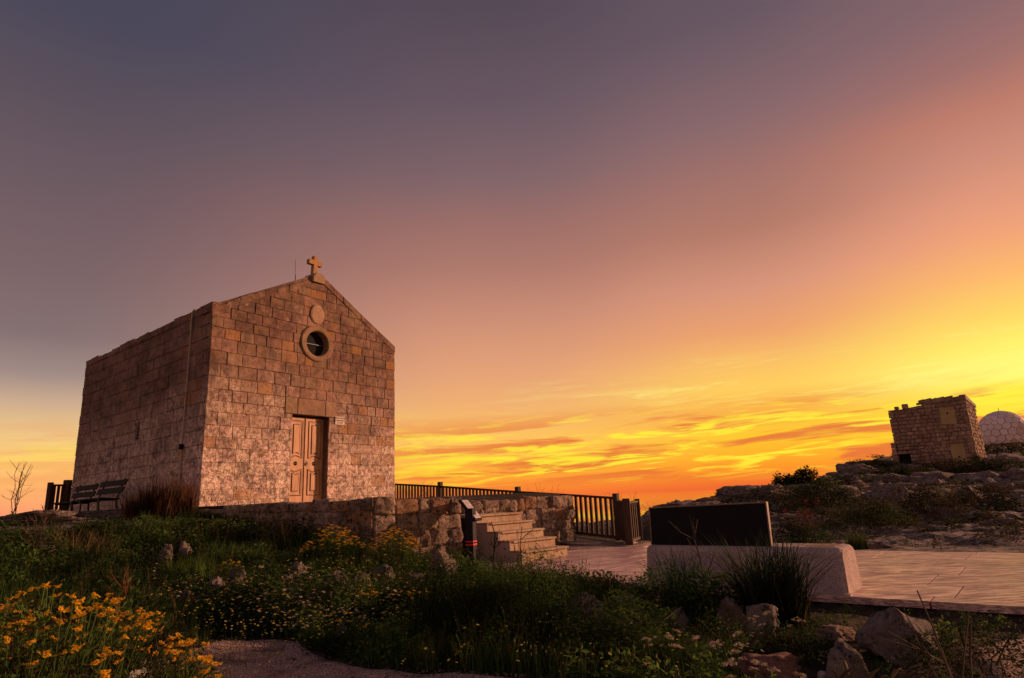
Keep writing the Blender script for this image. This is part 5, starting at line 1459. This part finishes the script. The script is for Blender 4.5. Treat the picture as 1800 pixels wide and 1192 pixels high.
# --- twigs and dead stems
def twig(label, p, h, n, spread, r, mat, seed, name='dead_stem', cat='dead plant', sub=2, leaves=0, leafm='g_dark', lean=(0, 0), group=None, headm=None):
    rs = np.random.RandomState(seed); root = thing(name, label, cat, tuple(p), group); g = Geo(); tips = []
    for k in range(n):
        a = rs.uniform(0, 6.28); e = np.array([math.cos(a)*spread*rs.uniform(.2, 1)+lean[0], math.sin(a)*spread*rs.uniform(.2, 1)*.6+lean[1], h*rs.uniform(.7, 1.0)])
        pts = [np.zeros(3)]
        for s in range(1, 6): t = s/5; pts.append(np.array([e[0]*t**1.4, e[1]*t**1.4, e[2]*t])+rs.normal(size=3)*.02*h*np.array([1, 1, .3]))
        g_stem(g, pts, r, 0, 4); tips.append(pts[-1])
        for q in range(sub):
            b = pts[rs.randint(2, 5)]; d = np.array([rs.normal(), rs.normal()*.6, .9]); d /= np.linalg.norm(d); L = h*rs.uniform(.15, .32)
            m_ = b+d*L*.5+rs.normal(size=3)*.02*h; t_ = b+d*L+np.array([0, 0, .1*L]); g_stem(g, [b, m_, t_], r*.55, 0, 3); tips.append(t_)
            b2 = m_; d2 = d+rs.normal(size=3)*.6; g_stem(g, [b2, b2+d2*L*.35], r*.35, 0, 3)
    if leaves:
        P = np.array([tips[rs.randint(len(tips))]*rs.uniform(.3, 1.)+rs.normal(size=3)*.03 for _ in range(leaves)]); g_leaves(g, rs, P, .05, 1)
    if headm:
        for t_ in tips: g_head(g, rs, t_, .018, 2 if leaves else 1, 2 if leaves else 1, simple=True)
    g.build('stems', [M[mat]]+([M[leafm]] if leaves else [])+([M[headm]] if headm else []), root, 'stuff')
    return root
twig('lone bare brown stem rising in front of the black board', gat(1236, 1000, 7.2), 1.02, 1, .10, .013, 'twig', 81, sub=5)
twig('leafy green thistle in front of the steps', gat(868, 1005, 9.2), .98, 1, .05, .015, 'g_mid', 82, sub=6, leaves=26, name='thistle', cat='thistle', leafm='g_dark')
twig('dry branching weed in front of the steps right of the thistle', gat(919, 1008, 9.0), .92, 2, .12, .011, 'twig', 83, sub=5)
twig('thin dark stalks before the wall between flowers and lectern', gat(755, 1000, 9.6), .82, 4, .22, .006, 'twig', 84, sub=3)
twig('pale dry stalks rising in front of the yellow flower clump', gat(700, 1010, 9.2), .95, 3, .14, .008, 'straw', 85, sub=2)
twig('bare pinkish shrub against the sky at the far left', gat(18, 925, 12.5), 1.25, 6, .30, .009, 'twig', 86, sub=3, name='bare_shrub', cat='shrub', lean=(.15, 0))
twig('dark thin weeds standing on the left slope', gat(62, 1005, 8.0), .75, 4, .25, .008, 'twig', 87, sub=4)
twig('dark thin weeds left of the benches', gat(84, 925, 12.0), .38, 4, .25, .007, 'twig', 88, sub=3)
twig('blurred dark dead stems at the lower right', gat(1700, 1225, 3.3), .82, 5, .20, .008, 'twig', 89, sub=2)
twig('thin dark weed at the left of the plaza edge bush', gat(1120, 1050, 6.4), .50, 2, .12, .006, 'twig', 90, sub=3, lean=(-.15, 0))
twig('red brown dock stem in the dark grass above the ragwort', gat(212, 1080, 5.6), .70, 2, .03, .010, 'rust', 91, sub=6)
for i, (px, py, Y, h, lab) in enumerate(((957, 868, 20.5, .75, 'dry weeds peeping over the middle of the timber fence'), (1098, 885, 17.8, 1.15, 'dry weeds behind the end of the timber fence'), (1150, 905, 19.0, .8, 'seeding weeds between the fence end and the black board'), (740, 860, 23.5, .9, 'thin weeds over the timber fence next to the chapel'))):
    p = at(px, py, Y); p[2] = H(p[0], p[1]); hh = at(px, py-22, Y)[2]-p[2]
    twig(lab, p, max(hh, h), 8, .7, .007, 'twig', 92+i, sub=4, headm='brown')
twig('yellow flower spikes left of the dry stalks under the chapel wall', gat(378, 945, 11.0), .42, 5, .40, .007, 'g_mid', 97, sub=2, leaves=14, name='yellow_spikes', cat='wildflower', headm='lemon')

# --- shrubs
SH = [
 # px, py, Y, rx, ry, h, n, leaf, mats, label, extra
 (1250, 1040, 7.0, .44, .30, .50, 2200, .045, ('g_dark', 'g_mid'), 'leafy green shrub in front of the left half of the stone block', {}),
 (1150, 1045, 6.9, .46, .28, .56, 2200, .04, ('g_dark', 'g_mid'), 'small rounded green shrub at the left end of the stone block', {}),
 (1720, 1105, 4.9, .62, .40, .36, 2200, .032, ('g_dark', 'olive'), 'low dark shrub with pale specks at the front edge of the plaza', dict(flowers=(50, .012, 'white'))),
 (1550, 1075, 6.1, .26, .2, .14, 500, .03, ('brown', 'g_dark'), 'low brown plant between the boulder and the paving', {}),
 (1410, 955, 13.2, .72, .5, .62, 1600, .06, ('g_dark', 'brown'), 'dark bush with red flower spikes beyond the stone block', dict(spikes=120)),
 (1535, 935, 17.2, 1.15, .8, .78, 2600, .07, ('g_dark', 'olive'), 'rounded dark bush with yellowish tips beyond the plaza', dict(flowers=(160, .035, 'straw'))),
 (1640, 925, 19.5, 1.45, .9, .86, 2800, .08, ('olive', 'brown'), 'broad yellow brown bush right of the rounded dark bush', dict(flowers=(60, .04, 'straw'))),
 (1735, 922, 20.5, 1.5, .9, .80, 2400, .08, ('brown', 'g_dark'), 'dark brown bush at the right of the broad yellow brown one', {}),
 (1448, 905, 23.0, 1.7, 1.2, .90, 3000, .09, ('g_dark', 'olive'), 'wide dark bush on the slope behind the red flowers', {}),
 (1402, 895, 24.0, 1.2, .9, .7, 1500, .09, ('olive', 'brown'), 'low bush between the black board and the wide dark bush', {}),
 (1384, 872, 31.0, .85, .7, 1.3, 5600, .12, ('g_dark',), 'smaller left one of the two black bushes against the sunset', {}),
 (1416, 875, 31.0, 1.05, .8, 1.42, 7000, .12, ('g_dark',), 'taller right one of the two black bushes against the sunset', {}),
 (1474, 868, 35.5, 1.5, 1., 1.0, 1700, .13, ('g_dark', 'brown'), 'black bush under the rocky lip of the hill', {}),
 (1520, 872, 31.5, 1.1, .7, .45, 1000, .11, ('g_dark', 'olive'), 'low bush between the pale outcrops', {}),
 (1600, 846, 41.0, 2.4, 1.2, .8, 1700, .16, ('brown', 'g_dark'), 'brown scrub below the foot of the tower', {}),
 (1665, 838, 43.5, 3.0, 1.2, .9, 2000, .16, ('olive', 'brown'), 'olive scrub in front of the blocked tower door', {}),
 (1735, 838, 43.0, 2.8, 1.2, .8, 1800, .16, ('brown', 'g_dark'), 'dark scrub right of the tower door', {}),
 (1765, 806, 62.0, 4.2, 1.8, 1.0, 2000, .20, ('g_dark', 'brown'), 'tall dark bushes between the tower and the radar dome', {}),
 (1716, 812, 47.6, .5, .4, .75, 500, .13, ('g_dark',), 'small dark bush against the right corner of the tower', {}),
 (1690, 812, 47.0, .7, .4, .45, 500, .12, ('g_dark', 'olive'), 'small bush in front of the blocked tower door', {}),
 (1540, 814, 50.5, .7, .5, .3, 300, .10, ('g_dark', 'olive'), 'small bush on the crest left of the stone hut', {}),
 (1650, 886, 26.5, 2.0, .9, .5, 1500, .10, ('brown', 'g_dark'), 'dark scrub in front of the long grey ledge', {}),
 (1750, 878, 27.5, 2.4, 1., .6, 1700, .10, ('brown', 'olive'), 'rusty scrub right of the long grey ledge', {}),
 (1560, 885, 25.5, 1.0, .6, .35, 700, .09, ('g_dark', 'olive'), 'low dark bush before the middle outcrop', {}),
 (12, 985, 8.0, .72, .5, .55, 1700, .05, ('g_dark', 'g_mid'), 'dark round bush at the left edge', {}),
 (300, 960, 11.2, 1.5, .6, .36, 3000, .05, ('g_dark', 'g_mid'), 'dark low shrub under the rust brown grass', {}),
 (430, 945, 11.6, .95, .4, .30, 1700, .045, ('g_dark', 'brown'), 'dark low shrub along the foot of the chapel wall', {}),
 (378, 893, 12.9, .38, .2, .16, 700, .04, ('brown', 'g_dark'), 'dark twiggy plant on top of the wall by the chapel corner', {}),
 (705, 1010, 9.0, .16, .14, .20, 200, .04, ('g_dark',), 'small magenta flowered plant by the low grey rock', dict(flowers=(10, .03, 'pink'))),
 (880, 1110, 6.4, 1.05, .7, .74, 12000, .055, ('g_dark', 'g_mid'), 'big feathery dark green bush in the middle of the foreground', dict(asp=.14, spikes=500)),
 (1090, 1120, 5.6, .7, .5, .42, 4200, .045, ('g_dark', 'g_mid'), 'feathery green herb mound below the plaza edge', dict(asp=.14)),
 (730, 1040, 8.2, .60, .4, .42, 2400, .04, ('g_dark', 'g_mid'), 'feathery dark bush below the magenta flower', dict(asp=.14)),
 (1290, 1100, 5.6, .5, .35, .34, 1800, .03, ('g_mid', 'olive'), 'green herb mound between the split rock and the grass tuft', dict(asp=.16)),
 (1410, 1095, 5.4, .4, .3, .24, 1500, .03, ('olive', 'g_dark'), 'olive herb mound carrying the buff tufted flowers', {}),
 (250, 1150, 4.6, .5, .4, .42, 1500, .035, ('brown', 'g_dark'), 'brown withered bush between ragwort and path', dict(spikes=80)),
 (480, 1110, 7.4, 1.5, .8, .50, 7000, .045, ('g_mid', 'g_dark'), 'dark herb mound under the white and yellow daisies', {}),
 (520, 965, 11.4, .75, .35, .42, 1500, .05, ('g_mid', 'olive'), 'weeds at the wall foot left of the orange flowers', dict(spikes=90)),
 (770, 985, 11.3, .55, .3, .46, 1200, .05, ('g_dark', 'olive'), 'weeds at the wall foot between the yellow flowers and the lectern', dict(spikes=90)),
 (840, 1000, 10.2, .5, .3, .30, 1000, .04, ('g_mid', 'g_bright'), 'fresh green herbs at the foot of the steps', {}),
 (960, 1015, 8.8, .7, .4, .34, 1800, .04, ('g_mid', 'g_bright'), 'fresh green herb mound between the steps and the dry stalks', {}),
 (180, 960, 10.0, .9, .5, .45, 2200, .05, ('g_dark', 'g_mid'), 'dark weeds on the left slope under the benches', dict(spikes=120)),
 (750, 880, 24.5, 1.6, .8, 1.1, 2200, .10, ('g_dark', 'brown'), 'dark bush behind the timber fence next to the chapel', {}),
]
for i, (px, py, Y, rx, ry, h, n, lf, mt, lab, ex) in enumerate(SH):
    bush(lab, gat(px, py, Y), rx, ry, h, n, lf, mt, 200+i, **ex)
def red_spikes():
    p = gat(1410, 950, 13.1); rs = np.random.RandomState(5); root = thing('red_valerian', 'red flower spikes rising from the dark bush beyond the stone block', 'wildflower', tuple(p)); g = Geo(); s = Geo()
    for k in range(9):
        x, y, z = rs.uniform(-.35, .4), rs.uniform(-.2, .2), rs.uniform(.7, 1.0) if k < 4 else rs.uniform(.45, .75)
        g_stem(s, [(x*.3, y, 0), (x, y, z)], .006)
        for _ in range(14): g_head(g, rs, (x+rs.normal()*.025, y+rs.normal()*.025, z-rs.uniform(0, .16)), .026, 0, 0, simple=True)
    s.build('stems', [M['rust']], root, 'stuff'); g.build('flowers', [M['pink']], root, 'stuff')
red_spikes()

# --- thin wire fence on the headland
def wire_fence():
    root = thing('wire_fence', 'thin wire fence with slim stakes on the headland rock', 'fence', (9, 27.5, .8)); off = -root.location
    tops = []
    for k, px in enumerate((1292, 1310, 1325, 1352)):
        p = at(px, 872, 28.0); z = H(p[0], p[1])
        top = at(px, 858 if k in (1, 2) else 863, 28.0)[2]
        MB().box((p[0], p[1], (z-.2+top)/2), (.035, .035, top-z+.2)).build('stake', M['wood'], root).location = off; tops.append((p[0], p[1], z, top))
    for k in range(3):
        a, b = tops[k], tops[k+1]
        for f in (.45, .75, .95):
            MB().tube([(a[0], a[1], a[2]+(a[3]-a[2])*f), (b[0], b[1], b[2]+(b[3]-b[2])*f)], .006, 4).build('wire', M['metal'], root).location = off
wire_fence()

# --- ground cover that nobody could count
def cover():
    rs = np.random.RandomState(77)
    def variants(fn, k): return [fn(np.random.RandomState(500+i)) for i in range(k)]
    def tuftv(mats, n, h, sp, lean, w):
        def f(r):
            g = Geo()
            for mi in mats: g_blades(g, r, n//len(mats), h, sp, lean, w, mi, seg=3, basew=.5)
            return g.get()
        return f
    def herbv(n, R_, h, leaf, asp, flo=None):
        def f(r):
            g = Geo(); P = dome_pts(r, n, R_, R_, h, hollow=.25, lump=.3); k = r.uniform(size=n) > .6
            g_leaves(g, r, P[k], leaf, 1, asp=asp); g_leaves(g, r, P[~k], leaf, 0, asp=asp)
            for _ in range(4): e = r.normal(size=3)*R_*.4; e[2] = h*r.uniform(.6, 1); g_stem(g, [(0, 0, 0), e], .003, 0)
            return g.get()
        return f
    def scatter(name, label, mats, vars_, pts, smin, smax, cat=None):
        if len(pts) == 0: return
        z = height(pts[:, 0], pts[:, 1]); n = len(pts); vi = rs.randint(0, len(vars_), n); sc_ = rs.uniform(smin, smax, n); aa = np.degrees(np.arctan2(pts[:, 0], pts[:, 1])); sc_ = sc_*np.where((np.hypot(pts[:, 0], pts[:, 1]) < 9) & (name != 'gravel'), np.interp(aa, [-10, 5, 14, 30], [1, .9, .62, .55]), 1.)*(.72+.5*fbm(pts[:, 0]*.8, pts[:, 1]*.8, oct=3, seed=60)); an = rs.uniform(0, 6.28, n)
        G = Geo()
        for k, (V, F_, M_) in enumerate(vars_):
            s = np.where(vi == k)[0]
            if not len(s): continue
            c, s_ = np.cos(an[s]), np.sin(an[s]); S = sc_[s]
            X = (V[None, :, 0]*c[:, None]-V[None, :, 1]*s_[:, None])*S[:, None]+pts[s, 0][:, None]
            Y = (V[None, :, 0]*s_[:, None]+V[None, :, 1]*c[:, None])*S[:, None]+pts[s, 1][:, None]
            Z = V[None, :, 2]*S[:, None]+z[s][:, None]-.01
            W = np.stack([X, Y, Z], -1).reshape(-1, 3); F2 = (F_[None]+np.arange(len(s))[:, None, None]*len(V)).reshape(-1, 3)
            G.V.append(W); G.F.append(F2+G.n); G.M.append(np.tile(M_, len(s))); G.n += len(W)
        o = G.build(name, [M[q] for q in mats], None, 'stuff'); tag(o, label, cat)
    def sample(n, az0, az1, r0, r1, dens=None):
        a = np.radians(rs.uniform(az0, az1, n*3)); az_ = np.degrees(a); r = np.sqrt(rs.uniform(r0**2, r1**2, n*3)); x, y = r*np.sin(a), r*np.cos(a)
        e = x*E[0]+y*E[1]; f = x*Fv[0]+y*Fv[1]
        ok = ~((f > 7.74) & (f < 13.05) & (e > -9.7) & (e < 9)) & ~inpoly(x, y, TERR) & ~inpoly(x, y, PATH) & ~inpoly(x, y, PATH2)
        ok &= ~inpoly(x, y, [(-1.35, 12.2), (.3, 11.9), (1.5, 13.4), (1.5, 16.6), (-1.4, 14.6)]) & ~inpoly(x, y, [(1.2, 16.2), (2.5, 14.8), (3.2, 16.5), (-4, 23), (-5, 21)])
        for (rx_, ry_, rr_) in ROCKPOS:
            if rr_ < .5:
                rl = math.hypot(rx_, ry_)
                for kk in (0, .22): ok &= np.hypot(x-rx_*(1-kk/rl), y-ry_*(1-kk/rl)) > rr_*.9
        ok &= ~((az_ > 19) & (r > 4.3) & (r < 9.5) & (rs.uniform(size=len(x)) < .8)) & ~((az_ > 8) & (r > 4.6) & (r < 9.5) & (rs.uniform(size=len(x)) < .35))
        ok &= ~((az_ < -30) & (r > 13.2)) & ~((az_ < -34) & (r > 11.6) & (rs.uniform(size=len(x)) < .6))
        if dens is not None: ok &= rs.uniform(size=len(x)) < dens(x, y)
        P = np.stack([x, y], -1)[ok]; return P[:n]
    # the near field; clumped by noise
    cl = lambda s, lo=.15: (lambda x, y: np.clip(lo+.9*(fbm(x*.9+s, y*.9, oct=3, seed=40)*1.6+.35), 0, 1))
    near_low = sample(3600, -46, 44, 3.0, 8.0, cl(1, .35)); far_low = sample(3800, -44, 14, 7.5, 14.5, cl(5, .3))
    scatter('meadow_grass', 'dark green meadow grass over the whole foreground slope', ('g_dark', 'g_mid'), variants(tuftv((0, 1), 16, .26, .12, .55, .008), 8), np.r_[near_low, far_low], .7, 1.5, 'grass')
    P = sample(4200, -44, 42, 3.4, 12.5, cl(9, .35))
    lf = np.degrees(np.arctan2(P[:, 0], P[:, 1])) < -20
    scatter('wild_herbs', 'leafy green wild herbs growing through the grass in the middle and on the right', ('g_mid', 'g_bright'), variants(herbv(40, .14, .24, .055, .42), 7), P[~lf], .6, 1.6, 'herbs')
    scatter('wild_herbs', 'darker leafy herbs on the slope below the benches', ('g_dark', 'g_mid'), variants(herbv(46, .16, .26, .06, .42), 7), P[lf], .6, 1.6, 'herbs')
    P = sample(1200, -44, 42, 3.2, 12.5, cl(14, .1))
    scatter('dry_stalks', 'thin dry stalks and straw scattered in the meadow', ('straw', 'brown'), variants(tuftv((0, 1, 1), 6, .34, .10, .5, .004), 6), P, .7, 1.4, 'dry grass')
    def weedv(r):
        g = Geo()
        for k in range(5):
            a = r.uniform(0, 6.28); e = np.array([math.cos(a)*.14, math.sin(a)*.14, r.uniform(.32, .62)]); g_stem(g, [(0, 0, 0), e*np.array([.4, .4, .5]), e], .004, 1, 3)
            L = np.array([e*r.uniform(.25, 1.)+r.normal(size=3)*.025 for _ in range(12)]); g_leaves(g, r, L, .06, 0, up=.8, asp=.3)
            if r.uniform() < .5: g_stem(g, [e*.7, e*.8+r.normal(size=3)*.05+np.array([0, 0, .08])], .002, 1)
        return g.get()
    P = sample(430, -44, 6, 6.6, 12.8, cl(22, .2))
    scatter('tall_weeds', 'tall tangled dark weeds standing above the herbs below the chapel', ('g_dark', 'brown'), variants(weedv, 8), P, .6, 1.15, 'weeds')
    P = sample(150, -10, 12, 5.0, 7.6, cl(27, .1))
    scatter('tall_weeds', 'scattered leafy weeds in front of the steps and the plaza', ('g_mid', 'straw'), variants(weedv, 8), P, .5, .85, 'weeds')
    # pale seed heads right of centre
    def seedv(r):
        g = Geo()
        for k in range(4):
            b = r.normal(size=3)*.04; b[2] = 0; t = b+np.array([r.normal()*.05, r.normal()*.05, r.uniform(.16, .30)]); g_stem(g, [b, t], .0015, 1)
            g_stem(g, [t, t+(0, 0, .012), t+(r.normal()*.004, 0, .032)], [.003, .008, .002], 0, 4)
        return g.get()
    P = sample(110, -2, 14, 4.2, 7.6)
    scatter('hare_tail_grass', 'pale fluffy seed heads in the grass below the plaza', ('straw', 'g_mid'), variants(seedv, 5), P, .8, 1.3, 'grass')
    # white and yellow daisies below the rock row
    def daisyv(mp):
        def f(r):
            g = Geo()
            for k in range(3):
                b = r.normal(size=3)*.05; b[2] = 0; t = b+np.array([r.normal()*.04, r.normal()*.04, r.uniform(.22, .42)]); g_stem(g, [b, t], .0016, 2)
                g_head(g, r, t, .024 if mp == 0 else .018, mp, 1)
            return g.get()
        return f
    def ell(n, px, Y, rx, ry):
        c = gat(px, 1030, Y); a = rs.uniform(0, 6.28, n); r = np.sqrt(rs.uniform(0, 1, n)); return np.stack([c[0]+np.cos(a)*r*rx, c[1]+np.sin(a)*r*ry], -1)
    scatter('yellow_daisies', 'small yellow daisies sprinkled over the dark herbs below the rocks', ('white', 'lemon', 'g_mid'), variants(daisyv(1), 6), np.r_[ell(170, 560, 7.0, 1.35, 1.1), ell(80, 590, 9.0, 1.4, .8), ell(40, 450, 7.2, 1.0, .9), ell(40, 350, 5.2, .7, .8), ell(30, 860, 8.0, 1.2, .8), ell(30, 1000, 5.5, 1.5, .8)], .8, 1.2, 'daisies')
    scatter('white_daisies', 'small white daisies in a band below the grey rocks', ('white', 'orange', 'g_mid'), variants(daisyv(0), 6), np.r_[ell(110, 570, 6.9, 1.05, .45), ell(50, 440, 7.8, 1.3, .6), ell(12, 740, 6.6, .5, .4), ell(12, 1240, 5.4, 1.2, .5)], .8, 1.2, 'daisies')
    # scrub cover on the hillside
    def hillmask(x, y):
        d = np.clip(.15+(fbm(x*.30, y*.30, oct=4, seed=51)*2.2), 0, 1); r = np.hypot(x, y); az = np.degrees(np.arctan2(x, y))
        return d*(r < np.interp(az, EDGE_A, EDGE_R)-1)*(.25+.75*sstep(r, 17, 21))
    P = sample(1050, 17, 44, 14.0, 34, hillmask); 
    scatter('garrigue_scrub', 'low brown and green scrub between the rocks of the hillside', ('brown', 'g_dark'), variants(herbv(60, .26, .22, .07, .4), 6), P, .6, 1.5, 'scrub')
    P = sample(900, 22, 44, 32, 75, hillmask)
    scatter('far_scrub', 'dark scrub covering the top of the hill round the tower', ('olive', 'g_dark'), variants(herbv(50, .5, .35, .15, .4), 6), P, .7, 1.5, 'scrub')
    def rubv(r):
        V = ICO3_V[:].copy() if False else RV; d = fbm(V[:, 0]*1.5+r.uniform(0, 50), V[:, 1]*1.5, V[:, 2]*1.5, oct=4, seed=5, gain=.6)
        return V*(1+.75*d)[:, None]*np.array([.5, .36, .2])+np.array([0, 0, .04]), RF, np.zeros(len(RF), int)
    b_ = _bm.new(); _bm.ops.create_icosphere(b_, subdivisions=2, radius=1); RV = np.array([v.co[:] for v in b_.verts]); RF = np.array([[v.index for v in f.verts] for f in b_.faces]); b_.free()
    rk = lambda x, y: np.clip(.1-fbm(x*.30, y*.30, oct=4, seed=51)*2.4, 0, 1)
    P1, P2 = sample(420, 17, 44, 13.5, 30, rk), sample(420, 20, 44, 26, 62, rk)
    scatter('limestone_rubble', 'broken pale limestone lying all over the hillside', ('rock',), variants(rubv, 8), P1, .35, 1.3, 'rubble')
    scatter('limestone_rubble', 'broken pale limestone on the upper slope below the tower', ('rock',), variants(rubv, 8), P2[np.hypot(P2[:, 0]-31, P2[:, 1]-48) > 4], .8, 2.3, 'rubble')
    # gravel and pebbles on the path and between the rocks
    def pebv(r):
        V = ICO_V[:12].copy() if False else None
        P8 = np.array([(x, y, z) for x in (-1, 1) for y in (-1, 1) for z in (-1, 1)], float)*r.uniform(.6, 1, (8, 3))*np.array([1, .8, .6])
        f = np.array([(0, 1, 3), (0, 3, 2), (4, 6, 7), (4, 7, 5), (0, 4, 5), (0, 5, 1), (2, 3, 7), (2, 7, 6), (0, 2, 6), (0, 6, 4), (1, 5, 7), (1, 7, 3)])
        return P8*.012, f, np.zeros(12, int)
    def inside(n, poly):
        xs = [q[0] for q in poly]; ys = [q[1] for q in poly]; x = rs.uniform(min(xs), max(xs), n*3); y = rs.uniform(min(ys), max(ys), n*3); k = inpoly(x, y, poly); return np.stack([x, y], -1)[k][:n]
    pp = np.r_[inside(5200, PATH), inside(2600, PATH2), sample(700, 12, 40, 4.5, 8.0)]
    z0 = height
    scatter('gravel', 'loose pinkish gravel on the path', ('rock',), variants(pebv, 6), pp, .5, 1.5, 'gravel')
    bpy.data.objects['gravel'].location.z = .035
cover()
